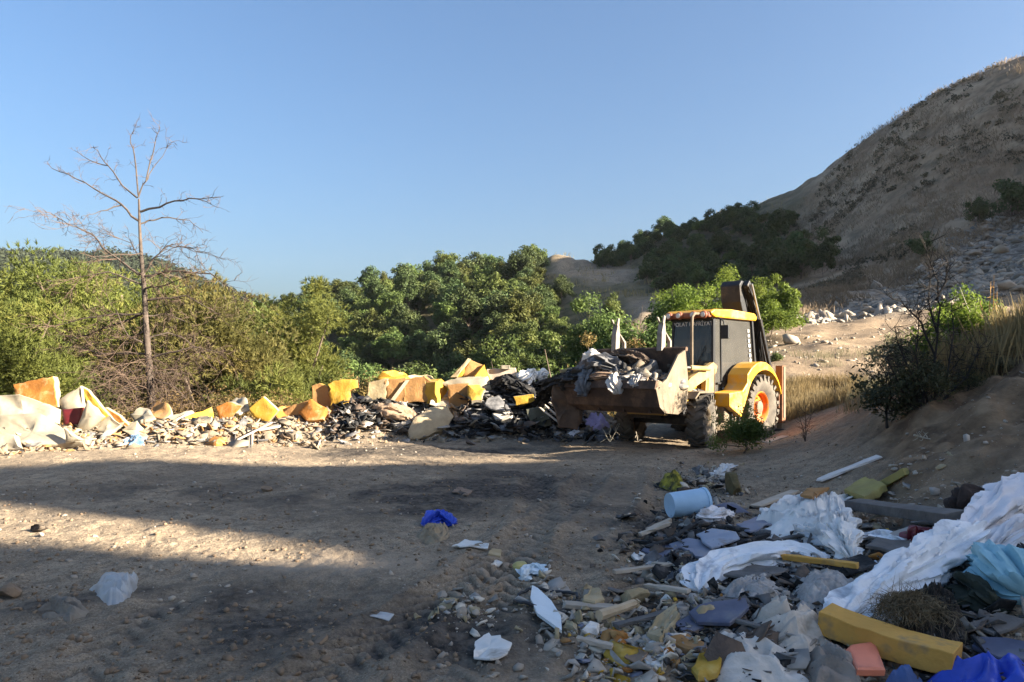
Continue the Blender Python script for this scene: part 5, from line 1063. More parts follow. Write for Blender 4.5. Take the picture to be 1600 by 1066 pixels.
S('pale board lying on the black sheet at the bucket end', 15.6, ((874, 577), (902, 573), (902, 580), (876, 583)), .12, foamC, None, 'board', 'board')

z = H(SCX, SCY); litter('scree', 'grey limestone scree spread over the lower hillside', SCX, SCY, z + .05, .05 + .34 * RNG.random(len(SCX)) ** 6, [stone, stone, mat('dark_limestone', (.26, .24, .21), (.15, .14, .12), .9, .95, .3, 12)], .5, tilt=.45)
# a few more countable pieces in the long heap
for px, py, D, w, h, m, mb2, lab in ((28, 668, 14.2, 34, 20, skinG, None, 'grey sheet as painted recess shade in the white casing at the left edge'), (70, 676, 13.9, 30, 16, skinG, None, 'grey sheet as painted recess shade low in the white casings at left'), (215, 668, 15.4, 22, 14, skinG, None, 'small grey sheet between the white scrap and the long casing'), (305, 672, 15.9, 20, 12, skinW, None, 'small cream sheet in front of the long yellow casing'), (452, 664, 16.6, 26, 14, wood, None, 'grey board scrap below the long tan foam strip'),  # first two grey pieces stand for shade inside the hollow casing
                          (566, 628, 17.3, 22, 22, skinG, None, 'grey sheet behind the left end of the foam sofa'), (748, 640, 17.1, 30, 22, charG, None, 'ash grey sheet right of the brown foam box'), (775, 630, 17.0, 30, 18, charG, None, 'ash grey sheet in the middle of the black waste'), (790, 662, 16.7, 28, 16, char, None, 'black board low in the black waste'), (600, 668, 16.8, 26, 14, char, None, 'black board under the dirty tan cushion'), (720, 660, 16.9, 20, 16, foamC, None, 'cream scrap right of the cream stone slab'), (132, 690, 13.9, 26, 10, stone, None, 'pale stone piece at the foot of the white casings'), (420, 690, 15.4, 22, 10, foamT, None, 'tan scrap at the foot of the heap below the yellow diamond'), (500, 668, 16.4, 24, 12, skinW, None, 'white scrap below the orange foam wedge')):
    a = random.uniform(-.5, .5); q = []
    for dx, dy in ((-.5, -.4), (.1, -.55), (.55, -.2), (.45, .5), (-.2, .45), (-.55, .2)):
        dx *= w * random.uniform(.8, 1.2); dy *= h * random.uniform(.8, 1.2); q.append((px + dx * math.cos(a) - dy * math.sin(a), py + dx * math.sin(a) * .6 + dy, D - dy * .02))
    slab('waste_piece', lab, 'scrap', q, .06, m, mb2, .012, .1, dent=.03)

for px, py, D, w, h, m, mb2, lab in ((150, 662, 14.9, 40, 26, skinW, None, 'broad white casing flap between the peaked sheet and the orange slab'), (222, 648, 15.7, 34, 22, skinW, None, 'cream casing corner standing left of the long yellow casing'), (250, 640, 16.0, 30, 20, foamT, skinW, 'tan foam corner behind the pale grey casing end'), (318, 660, 15.6, 30, 18, skinW, None, 'white casing strip below the long yellow foam half'), (372, 632, 16.5, 34, 22, skinW, None, 'white casing sheet behind the tan orange foam piece'), (446, 646, 16.7, 30, 20, foamO, skinW, 'orange foam corner between the yellow diamond and the tan strip'),
                          (404, 668, 16.0, 30, 14, skinW, None, 'pale sheet lying under the yellow diamond'), (470, 664, 16.4, 34, 14, skinW, None, 'pale sheet lying under the orange wedge'), (536, 644, 17.0, 34, 18, foamT, None, 'tan foam scrap below the ragged yellow panel'), (44, 684, 13.7, 44, 16, skinW, None, 'crumpled cream sheet at the foot of the left casings'), (100, 678, 14.0, 30, 14, foamC, None, 'cream foam scrap at the foot of the peaked casing'), (180, 690, 14.3, 26, 12, skinW, None, 'small white sheet left of the blue cloth'), (275, 690, 15.0, 30, 12, wood, None, 'grey board scrap below the long casing'), (352, 696, 14.9, 24, 10, skinW, None, 'white scrap right of the orange oval offcut'), (660, 600, 17.9, 50, 26, foamC, None, 'cream foam panel behind the foam sofa'), (612, 588, 17.9, 36, 18, foamY, None, 'yellow foam panel behind the cream end of the sofa'), (745, 612, 17.2, 26, 24, foamY, skinW, 'yellow foam end below the open foam box'),
                          (860, 612, 17.3, 34, 24, charG, None, 'ash grey sheet beside the bucket end'), (786, 646, 16.9, 26, 16, skinG, None, 'grey plate in the front of the black waste'), (690, 622, 17.5, 30, 30, skinG, None, 'grey sheet behind the cream stone slab')):
    a = random.uniform(-.7, .7); q = []
    for dx, dy in ((-.5, -.35), (.1, -.55), (.55, -.25), (.45, .45), (-.2, .5), (-.55, .25)):
        dx *= w * random.uniform(.75, 1.25); dy *= h * random.uniform(.75, 1.25); q.append((px + dx * math.cos(a) - dy * math.sin(a), py + dx * math.sin(a) * .6 + dy, D - dy * .02 + dx * random.uniform(-.006, .012)))
    slab('waste_piece', lab, 'scrap', q, .1 if mb2 or 'foam' in m.name else .05, m, mb2, .015, .1, dent=.03)

# ================================================================== waste in the foreground on the right
paperW = mat('white_plastic_scrap', (.80, .76, .70), (.66, .62, .56), 3, .6, .15, 20, dirt=.25)
def barrel():
    a = P(1047, 812, 7.55); b = P(1103, 806, 7.65); base = (a + b) / 2; base.z = Hs(base.x, base.y); d = (b - a).normalized(); L = (b - a).length
    o = link('plastic_bucket', None, None, base); tag(o, 'light blue plastic bucket lying on its side in the burnt sticks', 'bucket'); o.rotation_euler = d.to_track_quat('X', 'Z').to_euler()
    MB().lathe([(-L / 2 + .01, .001), (-L / 2, .125), (-L / 2 + .05, .128), (L / 2 - .03, .142), (L / 2 - .03, .15), (L / 2, .15), (L / 2, .138), (-L / 2 + .03, .118), (-L / 2 + .03, .001)], (0, 0, .14), 36, 'x').build('body', bucketblue, o, True)
    MB().tube([(L / 2 - .02, .15, .14), (L / 2 + .02, .17, .08), (L / 2 + .03, .1, .0), (L / 2 + .02, 0, -.02)], .004, 5).build('handle', chrome, o)
barrel()
slab('plywood_sheet', 'dark navy panel standing behind the light blue bucket', 'panel', [(1104, 790, 7.9), (1146, 784, 8.0), (1180, 806, 7.8), (1163, 824, 7.6), (1112, 822, 7.5)], .03, navy)
roll('pillow', 'crumpled lilac cloth stuffed against the light blue bucket', 'cloth', [(1093, 803, 7.4, .05), (1106, 808, 7.35, .10), (1124, 806, 7.4, .11), (1140, 808, 7.45, .05)], clothL, .035, 9, 26, .8)
slab('plywood_sheet', 'flat blue grey board lying in front of the burnt sticks', 'panel', [(1045, 866), (1075, 856), (1108, 862), (1118, 876), (1098, 888)], .025, bluegrey, lift=.09)
slab('plywood_sheet', 'lighter blue board overlapping the flat blue grey one', 'panel', [(1088, 856), (1112, 846), (1150, 852), (1156, 862), (1112, 878)], .02, mat('slate_blue_panel', (0.3, 0.34, 0.42), (0.23, 0.265, 0.33), 4, .6, .1, 20, dirt=.2), lift=.12)
plank('plank', 'pale grey plank lying on the slope above the white cloth heap', 'board', (1180, 796), (1242, 771), .12, .025, wood, .03)
plank('plank', 'long pale plank lying alone highest on the bank', 'board', (1280, 755), (1374, 718), .13, .03, mat('pale_plank', (0.74, 0.68, 0.62), (0.6, 0.55, 0.5), 3), .04)
plank('foam_strip', 'yellow olive foam strip on the bank behind the olive block', 'foam offcut', (1372, 768), (1416, 744), .10, .08, foamOl, .05)
slab('foam_block', 'olive green foam block lying at the top of the cloth heap', 'foam block', [(1318, 783), (1352, 763), (1384, 776), (1350, 797)], .09, foamOl, lift=.14)
plank('timber', 'dark grey weathered beam lying across the heap', 'beam', (1332, 812), (1494, 842), .17, .09, woodD, .16, .15)
heap('cloth_heap', 'big crumpled white cloth heap above the blue blanket roll', 'cloth', [(1170, 828), (1205, 800), (1250, 784), (1300, 776), (1335, 782), (1345, 830), (1335, 880), (1290, 872), (1235, 858), (1190, 850)], .22, clothW, .085, 4.2, 34, 130)
roll('cloth', 'white sheet twisted over the top of the white cloth heap', 'cloth', [(1200, 812, None, .06), (1240, 800, None, .10), (1290, 800, None, .12), (1320, 790, None, .10), (1338, 776, None, .04)], clothW, .06, 7, 30, .8)
roll('cloth', 'white rag hanging down the front of the white cloth heap', 'cloth', [(1298, 806, None, .06), (1308, 830, None, .12), (1318, 856, None, .1), (1330, 882, None, .04)], clothW, .06, 7, 30, .9)
roll('plastic_film', 'whitish plastic film bunched in the middle of the cloth heap', 'plastic', [(1240, 846, None, .05), (1262, 846, None, .1), (1288, 852, None, .1), (1306, 868, None, .05)], clearP, .06, 8, 28, .8)
slab('foam_offcut', 'tan foam chip lying on the white cloth heap', 'foam offcut', [(1250, 818), (1262, 806), (1296, 804), (1280, 816), (1270, 828)], .03, foamT, lift=.30)
roll('blanket', 'long blue grey blanket roll lying in front of the white cloth heap', 'blanket', [(1092, 930, None, .07), (1104, 906, None, .13), (1140, 893, None, .15), (1190, 884, None, .16), (1240, 880, None, .15), (1288, 886, None, .08)], clothB, .045, 4, 44, .7)
plank('foam_strip', 'thin yellow foam strip just below the blue grey blanket roll', 'foam offcut', (1224, 890), (1340, 906), .05, .04, mat('mustard_foam', (.66, .36, .085), (.55, .29, .065), 3, .95, .3, 30, dirt=.12), .10, .1)
roll('cloth', 'pale blue cloth strip below the dark beam', 'cloth', [(1344, 842, None, .06), (1375, 846, None, .09), (1405, 852, None, .08), (1422, 858, None, .04)], clothB, .04, 8, 28, .6)
roll('plastic_bag', 'glossy dark red plastic bag beside the dark beam', 'bag', [(1418, 858, None, .05), (1435, 853, None, .13), (1455, 856, None, .11), (1470, 862, None, .04)], darkred, .05, 8, 26, .8)
slab('plywood_sheet', 'grey brown board under the pale blue cloth strip', 'board', [(1352, 872), (1368, 858), (1440, 868), (1420, 886)], .03, woodD, lift=.10)
# big pale blue duvet
roll('duvet', 'large pale blue duvet folded into a thick roll', 'duvet', [(1318, 985, None, .07), (1352, 952, None, .14), (1405, 926, None, .18), (1460, 898, None, .19), (1505, 868, None, .17), (1535, 842, None, .10)], clothB, .05, 3.4, 56, .8)
heap('duvet_skirt', 'pale blue cover spread out left of the thick duvet roll', 'cloth', [(1306, 986), (1345, 925), (1355, 880), (1385, 892), (1460, 880), (1490, 900), (1440, 958), (1380, 982)], .11, clothB, .045, 3.4, 26, 110)
roll('duvet', 'lavender duvet curled in a loop at the right edge', 'duvet', [(1510, 850, None, .10), (1545, 820, None, .15), (1580, 792, None, .17), (1615, 772, None, .14)], clothL, .05, 4, 44, .8)
roll('duvet', 'lower lip of the lavender duvet at the right edge', 'duvet', [(1548, 872, None, .06), (1580, 848, None, .11), (1620, 832, None, .12)], clothL, .045, 4, 40, .8)
roll('cloth', 'teal blue cloth bunched under the lavender duvet', 'cloth', [(1534, 892, None, .07), (1556, 905, None, .17), (1580, 925, None, .19), (1606, 950, None, .14)], clothT, .06, 6, 36, .85)
roll('cloth', 'teal blue sleeve running up to the pale blue duvet', 'cloth', [(1530, 868, None, .05), (1552, 880, None, .09), (1580, 885, None, .1), (1606, 888, None, .09)], clothT, .05, 6, 32, .7)
roll('sack', 'dark olive sack in the hollow below the teal cloth', 'sack', [(1505, 925, None, .10), (1530, 945, None, .15), (1560, 965, None, .10)], mat('dark_olive_sack', (.05, .055, .035), (.03, .033, .022), 5), .05, 6, 30, .8)
heap('soil_clod', 'dark soil heap with roots below the pale blue duvet', 'soil', [(1400, 1000), (1420, 950), (1470, 935), (1510, 960), (1520, 1010), (1480, 1042), (1420, 1030)], .22, darksoil, .04, 5, 24, 90, spk=.06)
def straw():
    g = G(1425, 990); n = 2600; a = RNG.normal(0, .10, n); b = RNG.normal(0, .07, n); p = np.stack([g.x + a, g.y + b, g.z + .16 + .08 * RNG.random(n) - 1.5 * (a ** 2 + b ** 2)], 1)
    d = np.stack([RNG.normal(-.3, .5, n), RNG.normal(-.5, .4, n), RNG.normal(-.25, .4, n)], 1); d = d / np.linalg.norm(d, axis=1)[:, None] * (.08 + .09 * RNG.random(n))[:, None]; s = np.cross(d, rdirs(n)); s = s / np.linalg.norm(s, axis=1)[:, None] * .0022
    v = np.stack([p - s, p + s, p + d], 1).reshape(-1, 3); o = link('straw_tuft', npmesh('straw_tuft', v, np.arange(n * 3).reshape(-1, 3), False, [burlap])); tag(o, 'tuft of straw coloured fibre stuck to the dark soil heap', 'straw')
straw()
roll('sack', 'dark brown sack above the pale blue duvet', 'sack', [(1498, 815, None, .07), (1518, 805, None, .16), (1540, 798, None, .12), (1550, 790, None, .05)], mat('dark_brown_sack', (.055, .035, .026), (.03, .02, .016), 6), .05, 7, 30, .9)
slab('sheet_scrap', 'small pale grey sheet leaning left of the dark brown sack', 'sheet', [(1440, 818), (1464, 800, 7.0), (1490, 824), (1470, 832)], .02, clothL, lift=.05)
# long foam beam and things at the lower right corner
def foam_beam():
    a, b = G(1288, 992), G(1496, 1058); a.z += .10; b.z += .09; d = (b - a); L = d.length; x = d.normalized(); y = Vector((0, 0, 1)).cross(x).normalized(); z = x.cross(y); M3 = Matrix((x, y, z)).transposed()
    mb = MB(); k = 10; w, t = .21, .13; vs = []
    for i in range(k + 1):
        q = -L / 2 + L * i / k
        for yy, zz in ((-w / 2, -t / 2), (w / 2, -t / 2), (w / 2, t / 2), (-w / 2, t / 2)): vs.append(M3 @ Vector((q, yy + random.gauss(0, .003), zz + random.gauss(0, .002) - .02 * math.sin(3.14 * i / k))))
    mb.add(vs, [(i * 4 + e, i * 4 + (e + 1) % 4, i * 4 + 4 + (e + 1) % 4, i * 4 + 4 + e) for i in range(k) for e in range(4)] + [(3, 2, 1, 0), (k * 4, k * 4 + 1, k * 4 + 2, k * 4 + 3)])
    tag(mb.build('foam_bar', mat('mustard_foam', (.66, .36, .085), (.55, .29, .065), 3, .95, .3, 30, dirt=.3), None, False, .006, (a + b) / 2), 'long mustard foam beam lying in the lower right corner', 'foam beam')
foam_beam()
slab('plastic_tray', 'coral pink plastic lid standing in front of the mustard beam', 'plastic', [(1322, 1042), (1330, 1034), (1362, 1030), (1370, 1036), (1384, 1075), (1340, 1075)], .05, coral, None, .001, .5, lift=.10, bow=.01)
heap('plastic_bag', 'bright blue plastic bag at the lower right corner', 'bag', [(1438, 1072), (1500, 1048), (1560, 1042), (1610, 1046), (1615, 1085), (1500, 1090)], .08, blueP, .05, 5, 18, 80)
heap('cloth', 'small blue cloth in front of the mustard beam end', 'cloth', [(1380, 1075), (1400, 1062), (1430, 1060), (1445, 1072), (1420, 1085)], .05, mat('mid_blue_cloth', (.10, .16, .34), (.07, .11, .25), 6, .95, .3, 40), .03, 7, 12, 48)
slab('plywood_sheet', 'dark navy board lying behind the bright blue bag', 'panel', [(1518, 1022), (1530, 1008), (1612, 1018), (1612, 1046), (1560, 1042)], .03, navy, lift=.05)
# clothes, foam and rubble in front
slab('plastic_chair_back', 'broken bright orange plastic piece standing among rags', 'plastic', [(1174, 962), (1180, 932, 5.3), (1190, 918, 5.32), (1206, 934, 5.35), (1208, 952, 5.3), (1198, 968)], .02, orangeP, mat('pale_plastic_edge', (.62, .5, .42)), .008, .06)
heap('garment', 'grey beige garment draped beside the orange plastic', 'clothing', [(1166, 966), (1200, 948), (1240, 950), (1275, 965), (1292, 1000), (1270, 1040), (1220, 1030), (1180, 1000)], .13, clothG, .05, 5, 24, 96)
heap('garment', 'pale grey garment at the bottom edge below the orange plastic', 'clothing', [(1096, 1000), (1150, 990), (1200, 1005), (1250, 1030), (1275, 1066), (1200, 1085), (1120, 1075), (1108, 1040)], .10, mat('pale_grey_cloth', (.70, .63, .55), (.54, .48, .41), 3, .95, .3, 60), .04, 4.5, 24, 96)
heap('garment', 'brown grey rags at the bottom edge beside the mustard beam', 'clothing', [(1255, 1040), (1290, 1010), (1340, 1040), (1350, 1080), (1270, 1085)], .08, mat('brown_grey_cloth', (0.34, 0.28, 0.23), (0.22, 0.18, 0.145), 5, .95, .4, 40), .045, 6, 18, 72)
heap('rags', 'grey fluffy rags in the middle of the waste below the yellow strip', 'rags', [(1235, 925), (1265, 905), (1310, 905), (1345, 915), (1330, 950), (1290, 962), (1250, 950)], .10, clothR, .04, 6, 22, 84, spk=.012)
heap('rags', 'grey fluffy rags left of the orange plastic', 'rags', [(1120, 932), (1150, 915), (1200, 912), (1235, 925), (1210, 948), (1150, 955)], .08, clothR, .035, 6, 20, 84, spk=.012)
heap('rags', 'pale grey rag right of the orange plastic', 'rags', [(1225, 960), (1250, 948), (1290, 965), (1300, 985), (1265, 982)], .06, clothR, .035, 6, 16, 64)
slab('flat_stone', 'small grey brown slab left of the rags', 'stone', [(1112, 950), (1125, 943), (1170, 946), (1168, 958), (1118, 960)], .04, woodD, lift=.05)
slab('plastic_tray', 'dark blue tray holding a yellow sponge', 'tray', [(1076, 978), (1110, 962), (1165, 956), (1170, 970), (1140, 996), (1090, 994)], .03, navy, lift=.09)
heap('sponge', 'yellowish rough sponge lying on the dark blue tray', 'foam offcut', [(1076, 980), (1095, 968), (1126, 965), (1128, 978), (1100, 990), (1082, 990)], .13, foamC, .015, 8, 12, 48)
for nm, lab, pts, th, m, lf in (
    ('foam_fragment', 'cream ribbed foam slab left of the dark blue tray', [(1010, 1008), (1030, 976), (1056, 958), (1060, 980), (1030, 1016)], .05, foamC, .07),
    ('foam_fragment', 'brown orange foam slab below the dark blue tray', [(1046, 1006), (1075, 1002), (1104, 1018), (1108, 1030), (1070, 1024)], .06, foamT, .05),
    ('foam_fragment', 'whitish jagged foam chip below the cream ribbed slab', [(1000, 1026), (1020, 1010), (1044, 1024), (1034, 1052), (1010, 1046)], .04, paperW, .04),
    ('foam_fragment', 'orange foam stick between whitish chips at the bottom', [(1038, 1022), (1046, 1020), (1066, 1042), (1058, 1048)], .05, foamO, .04),
    ('foam_fragment', 'cream foam block right of the orange stick', [(1066, 1034), (1102, 1032), (1106, 1048), (1068, 1050)], .06, foamC, .04),
    ('foam_fragment', 'bright orange yellow foam disc at the bottom edge', [(1080, 1066), (1092, 1042), (1118, 1038), (1128, 1050), (1120, 1072), (1090, 1078)], .05, foamY, .08),
    ('foam_fragment', 'pale cream slab behind the driftwood', [(911, 948), (922, 930), (936, 928), (945, 946), (930, 952)], .05, foamC, .05),
    ('foam_fragment', 'small cream block beside the thin hose ring', [(878, 986), (884, 974), (900, 980), (900, 992)], .06, foamC, .03),
    ('foam_fragment', 'whitish lump left of the brown foam cup', [(908, 996), (920, 980), (938, 984), (934, 1000)], .05, paperW, .04),
    ('foam_fragment', 'cream lump below the brown foam cup', [(946, 1012), (956, 1004), (976, 1012), (972, 1026), (954, 1024)], .05, foamC, .03),
    ('foam_fragment', 'small white triangular chip alone on dark ground', [(1031, 944), (1040, 934), (1047, 942)], .03, paperW, .03),
    ('foam_fragment', 'white chip at the edge of the burnt ground', [(986, 872), (998, 866), (1010, 872), (996, 882)], .03, paperW, .03),
    ('foam_fragment', 'greenish white chip beside the burnt ground', [(1008, 886), (1020, 874), (1030, 884), (1018, 896)], .03, clearP, .03),
    ('sheet_scrap', 'grey white sheet lying flat at the bottom middle', [(740, 1036), (742, 1010), (764, 996), (800, 1012), (790, 1030), (766, 1038)], .012, paperW, .03),
    ('sheet_scrap', 'torn white strip lying flat in the middle of the yard', [(706, 858), (730, 848), (764, 854), (762, 862), (735, 858)], .012, paperW, .03),
    ('sheet_scrap', 'cream chip right of the torn white strip', [(763, 868), (768, 860), (784, 862), (782, 872)], .03, foamC, .02),
    ('sheet_scrap', 'brown cardboard scrap far out in the yard', [(706, 772), (716, 764), (738, 770), (730, 778)], .012, mat('brown_carton', (.30, .20, .13)), .03),
    ('sheet_scrap', 'small white chip below the torn white strip', [(768, 884), (776, 878), (786, 882), (780, 888)], .02, paperW, .02),
    ('sheet_scrap', 'thin white film scrap on dark ground lower left of middle', [(578, 966), (594, 960), (616, 964), (608, 974)], .01, clearP, .02)):
    slab(nm, lab, 'foam offcut' if 'foam' in nm else 'scrap', pts, th, m, None, .006, .05, lift=lf)
chunk('foam_lump', 'cream weathered foam lump behind the driftwood', 'foam offcut', 985, 945, (.17, .11, .11), foamC, None, .6, (0, .1, .2))
chunk('foam_cup', 'broken brown orange foam shell in front of the driftwood', 'foam offcut', 968, 1002, (.11, .08, .08), foamO, None, .6)
plank('plank', 'weathered grey brown board under the driftwood', 'board', (880, 956), (990, 964), .10, .025, wood, .05)
plank('plank', 'narrow dark board crossing under the driftwood', 'board', (962, 990), (1046, 968), .06, .02, woodD, .05)
def drift():
    pts = [G(936, 982), G(965, 972), G(990, 962)]; pts = [p + Vector((0, 0, .08)) for p in pts]; c = pts[0].copy(); o = MB().tube([p - c for p in pts], [.035, .03, .03], 8); top = P(998, 938, pts[2].y) - c
    o.tube([pts[2] - c, (pts[2] - c).lerp(top, .5) + Vector((.01, 0, 0)), top], [.028, .016, .02], 8); tag(o.build('driftwood', mat('bleached_wood', (0.6, 0.47, 0.31), (0.44, 0.33, 0.21), 5, .9, .4, 30), None, True, 0, c), 'bleached forked piece of driftwood with upright prong', 'wood')
drift()
def leafstrip():
    pts = [(836, 930), (845, 950), (858, 975), (874, 998)]; w = [.02, .07, .075, .015]; vs = []; c = G(*pts[0])
    for (a, b), ww in zip(pts, w):
        g = G(a, b) + Vector((0, 0, .05)); vs += [g - c + Vector((-ww, 0, .02)), g - c + Vector((ww, 0, .0)), g - c + Vector((ww, 0, -.02)), g - c + Vector((-ww, 0, 0))]
    f = [(i * 4 + e, i * 4 + (e + 1) % 4, i * 4 + 4 + (e + 1) % 4, i * 4 + 4 + e) for i in range(3) for e in range(4)] + [(3, 2, 1, 0), (12, 13, 14, 15)]
    tag(MB().add(vs, f).build('plastic_strip', mat('pale_blue_plastic', (0.72, 0.78, 0.8), (0.62, 0.68, 0.7), 5, .5, .1), None, True, 0, c), 'long pale blue plastic strip lying across the hose ring', 'plastic')
leafstrip()
def hose():
    c = G(853, 945); mb = MB(); n = 40; ring = []
    for k in range(n + 1):
        a = 2 * math.pi * k / n * .97; x, y = c.x + .215 * math.cos(a), c.y + .24 * math.sin(a) + .02 * math.sin(3 * a); ring.append(Vector((x, y, Hs(x, y) + .03 + .02 * math.sin(2 * a))) - c)
    mb.tube(ring, .011, 8); tag(mb.build('hose_ring', mat('black_hose', (.05, .05, .052), (.03, .03, .032), 5, .6, .1), None, True, 0, c), 'loop of thin dark hose lying on the ground', 'hose')
hose()
roll('plastic_bag', 'crumpled pale blue and white bag above the hose loop', 'bag', [(816, 908, None, .03), (828, 900, None, .07), (838, 892, None, .05), (850, 896, None, .02)], mat('ice_blue_plastic', (0.72, 0.78, 0.8), (0.6, 0.66, 0.68), 5, .5, .2), .035, 12, 24, .7)
roll('bottle', 'small yellowish bottle lying above the pale bag', 'bottle', [(802, 890, None, .018), (808, 889, None, .035), (818, 888, None, .033), (823, 888, None, .012)], mat('yellow_bottle', (.46, .42, .16), (.36, .32, .12), 4, .4, .05), .003, 5, 20, 1)
roll('plastic_bag', 'bright blue plastic bag lying alone in the middle of the yard', 'bag', [(664, 824, None, .04), (678, 818, None, .10), (694, 818, None, .10), (707, 822, None, .04)], blueP, .05, 9, 26, .75)
heap('rag', 'brown rag bundle under the blue bag', 'rags', [(650, 838), (668, 824), (700, 826), (704, 838), (680, 850), (660, 848)], .05, mat('tan_rag', (.36, .28, .18), (.24, .18, .115), 6, .95, .5, 40), .04, 8, 14, 60)
heap('plastic_bag', 'clear milky plastic bag on the dark ground at left', 'bag', [(140, 922), (180, 905), (216, 900), (214, 920), (196, 945), (165, 948)], .07, clearP, .05, 6, 18, 72)
heap('rag', 'muddy rags left of the milky plastic bag', 'rags', [(50, 955), (80, 938), (125, 940), (145, 955), (110, 972), (70, 968)], .05, mat('mud_rag', (.27, .23, .18), (.17, .14, .11), 7, .95, .5, 40), .035, 8, 14, 60)
heap('cloth', 'yellow and black crumpled cloth at the far end of the waste', 'cloth', [(1030, 762), (1040, 752), (1058, 748), (1072, 756), (1068, 766), (1045, 768)], .14, mat('yellow_black_cloth', (.50, .42, .05), (.03, .03, .02), 5, .9, .3), .05, 6, 14, 60)
chunk('tree_stump', 'mossy brown log stub at the toe of the bank', 'log', 1146, 770, (.26, .2, .2), mat('moss_brown', (.17, .13, .06), (.10, .08, .04), 5, .95, .6, 20), None, .7)
roll('cloth', 'white rag at the toe of the bank below the green shrub', 'cloth', [(1120, 745, None, .05), (1134, 738, None, .1), (1148, 730, None, .04)], clothW, .05, 8, 22, .8)
plank('plank', 'pale board lying right of the rear wheel', 'board', (1195, 694), (1226, 684), .16, .03, wood, .03)
for a, b, lab in (((1000, 845), (1046, 828), 'grey lath pointing left from the blue bucket'), ((1012, 838), (1048, 822), 'upper grey lath left of the blue bucket'), ((1042, 860), (1094, 822), 'dark charred stick crossing below the blue bucket'), ((1010, 868), (1060, 850), 'charred stick lowest at the left of the blue bucket'), ((1064, 842), (1160, 856), 'dark stick lying behind the flat blue boards'),
                  ((1098, 840), (1124, 856), 'short brown stick right of the charred stick'), ((1120, 832), (1176, 840), 'dark timber end under the navy panel'), ((1150, 862), (1200, 846), 'brown stick running up to the white cloth heap'), ((990, 856), (1040, 862), 'thin charred lath at the left tip of the burnt sticks'), ((1020, 892), (1080, 902), 'thin charred lath below the flat blue grey board')):
    plank('stick', lab, 'stick', a, b, .05, .035, wood if 'grey' in lab else char, .06)
for k, (px, py, s, m, lab) in enumerate(((700, 950, .07, foamC, 'largest cream crumb in the pale rubble patch at lower middle'), (722, 962, .055, stone, 'grey crumb in the pale rubble patch at lower middle'), (745, 958, .06, foamC, 'rightmost cream crumb of the pale rubble patch'), (690, 932, .05, stone, 'topmost stone of the pale rubble patch'), (505, 1002, .05, stone_b, 'brown stone alone at the bottom left of middle'), (58, 830, .10, darksoil, 'dark clod on the sunlit strip at left'), (415, 768, .10, stone_b, 'dark flat stone in the shaded yard behind the sunlit strip'), (20, 930, .12, stone_b, 'tan half buried stone at the left edge'))):
    chunk('rubble_piece', lab, 'rubble', px, py, s, m)
# small litter strewn through the foreground waste
def ground_litter(name, lab, boxes, n, size, mats_, thin=.2, up=.03):
    X = []; Y = []
    for (px0, px1, py0, py1), k in boxes:
        for _ in range(int(n * k)):
            px = random.gauss((px0 + px1) / 2, (px1 - px0) / 4.2); py = random.gauss((py0 + py1) / 2, (py1 - py0) / 4.2); d = EYE * F / max(py - HY, 40); X.append((px - CX) / F * d); Y.append(d)
    X = np.array(X); Y = np.array(Y); return litter(name, lab, X, Y, H(X, Y) + up * RNG.random(len(X)) + .005, size[0] + size[1] * RNG.random(len(X)) ** 5.5, mats_, thin)
ground_litter('white_crumbs', 'pale foam and plaster crumbs strewn through the foreground waste', (((860, 1140, 930, 1066), 1), ((980, 1240, 820, 960), .8), ((670, 790, 920, 985), .16), ((1030, 1180, 715, 800), .6), ((1200, 1560, 860, 1066), .8), ((805, 900, 880, 1000), .14), ((1250, 1500, 780, 860), .3)), 1150, (.005, .05), [mat('pale_crumb', (.70, .62, .50), (.52, .45, .36), 6, .95, .3, 30), foamC, stone, skinG, wood, skinG], .3)
ground_litter('charred_litter', 'burnt black scraps among the sticks and cloth', (((985, 1180, 800, 910), 1), ((1090, 1350, 860, 960), .9), ((1350, 1600, 870, 1040), .8), ((1050, 1280, 940, 1066), .6), ((1040, 1150, 730, 800), .3)), 1500, (.007, .07), [char, char, charG, brownrag, woodD, skinG], .15, .05)
ground_litter('coloured_litter', 'small tan and orange foam scraps in the foreground waste', (((880, 1120, 950, 1066), 1), ((1100, 1500, 820, 1040), .7)), 130, (.012, .06), [foamO, foamT, foamC, foamY, bluegrey], .4, .03)
x, y = field(420, (1240, 1600), (6.2, 11)); stones('bank_stones', 'pale stone chips on the face of the earth bank', 'gravel', x, y, .006 + .04 * RNG.random(len(x)) ** 5, stone, .6)

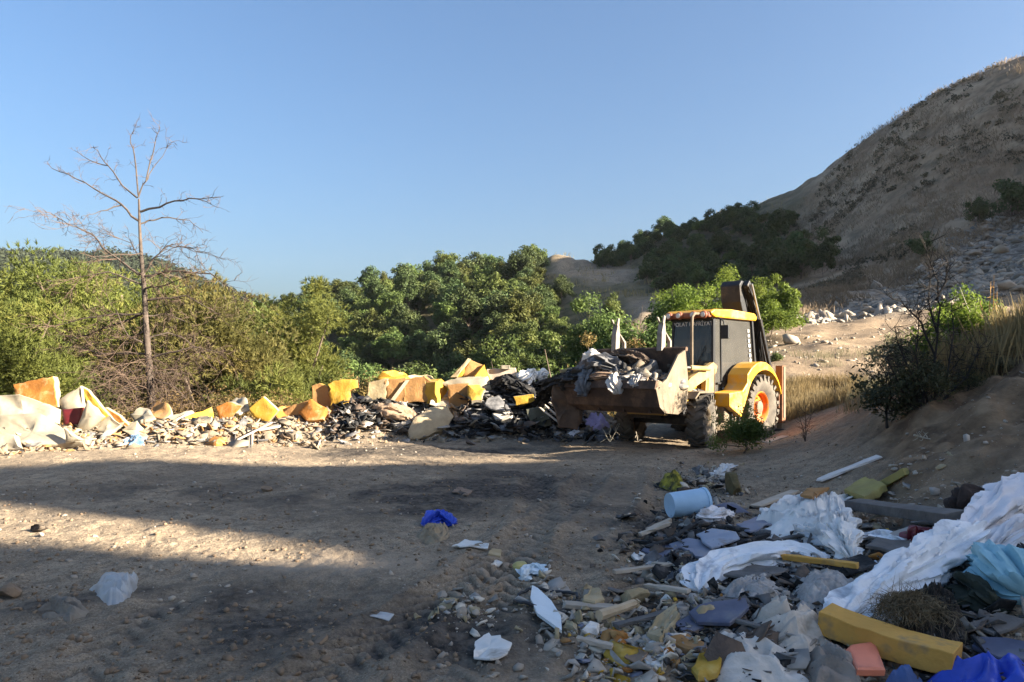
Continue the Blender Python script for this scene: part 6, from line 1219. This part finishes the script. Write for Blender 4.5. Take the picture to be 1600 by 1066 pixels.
# more boards and panels lying flat in the foreground waste
for nm, lab, cat, pts, th, m, lf in (
    ('plywood_sheet', 'dark slate panel lying left of the flat blue grey board', 'panel', [(1002, 868), (1030, 852), (1064, 862), (1036, 880)], .02, navy, .05),
    ('plywood_sheet', 'dull blue panel half under the blanket roll', 'panel', [(1060, 900), (1098, 884), (1124, 898), (1086, 916)], .02, bluegrey, .05),
    ('plywood_sheet', 'dark brown board in front of the blanket roll', 'panel', [(1130, 916), (1180, 900), (1232, 908), (1186, 926)], .02, woodD, .09),
    ('plywood_sheet', 'black burnt board right of the yellow foam strip', 'panel', [(1290, 900), (1345, 884), (1372, 900), (1318, 918)], .02, char, .09),
    ('plywood_sheet', 'grey panel between the dark beam and the red bag', 'panel', [(1385, 848), (1420, 836), (1452, 846), (1420, 858)], .02, skinG, .07),
    ('plywood_sheet', 'dark panel at the left foot of the pale garment', 'panel', [(1052, 985), (1078, 972), (1100, 992), (1072, 1004)], .02, navy, .05),
    ('plywood_sheet', 'brown board lying right of the dark soil heap', 'panel', [(1510, 990), (1560, 972), (1606, 984), (1552, 1006)], .02, woodD, .06),
    ('plywood_sheet', 'grey blue sheet right of the navy panel by the bucket', 'panel', [(1150, 830), (1182, 818), (1206, 830), (1172, 842)], .02, bluegrey, .07),
    ('sheet_scrap', 'dirty white sheet corner below the long plank on the bank', 'sheet', [(1232, 792), (1262, 778), (1290, 788), (1258, 800)], .012, paperW, .05),
    ('sheet_scrap', 'tan cardboard flap left of the cream ribbed slab', 'carton', [(975, 1040), (992, 1024), (1012, 1034), (996, 1052)], .012, mat('brown_carton', (.30, .20, .13)), .05),
    ('sheet_scrap', 'cardboard sheet lying under the coral lid', 'carton', [(1290, 1050), (1320, 1030), (1345, 1048), (1318, 1066)], .012, mat('brown_carton', (.30, .20, .13)), .06)):
    slab(nm, lab, cat, pts, th, m, None, .006, .08, lift=lf, dent=.01)
for a, b, w, lab, m in (((960, 908), (1050, 896), .05, 'long grey lath on the bare ground left of the blanket roll', wood), ((1186, 862), (1268, 846), .045, 'thin brown batten along the foot of the white cloth heap', woodD), ((1360, 820), (1440, 806), .06, 'grey batten lying behind the dark beam', wood), ((1110, 976), (1190, 1000), .04, 'narrow brown batten crossing the dark blue tray', woodD), ((900, 1016), (958, 1030), .05, 'short grey batten below the brown foam shell', wood), ((1460, 880), (1530, 902), .05, 'dark batten under the thick duvet roll', woodD), ((1010, 930), (1078, 940), .05, 'weathered batten between the chips and the rags', wood)):
    plank('batten', lab, 'board', a, b, w, .025, m, .07)

# ================================================================== hazy air
hm = bpy.data.materials.new('haze_air'); n, l = nt(hm); n.remove(n['Principled BSDF']); pv = n.new('ShaderNodeVolumePrincipled')
pv.inputs['Color'].default_value = (.86, .90, .96, 1); pv.inputs['Density'].default_value = .00012; pv.inputs['Anisotropy'].default_value = .2
l.new(pv.outputs[0], n['Material Output'].inputs['Volume'])
hz = MB().box((0, 0, 45), (1900, 1900, 190)).build('haze', hm); tag(hz, 'thin pale haze in the air', None, None, 'stuff')
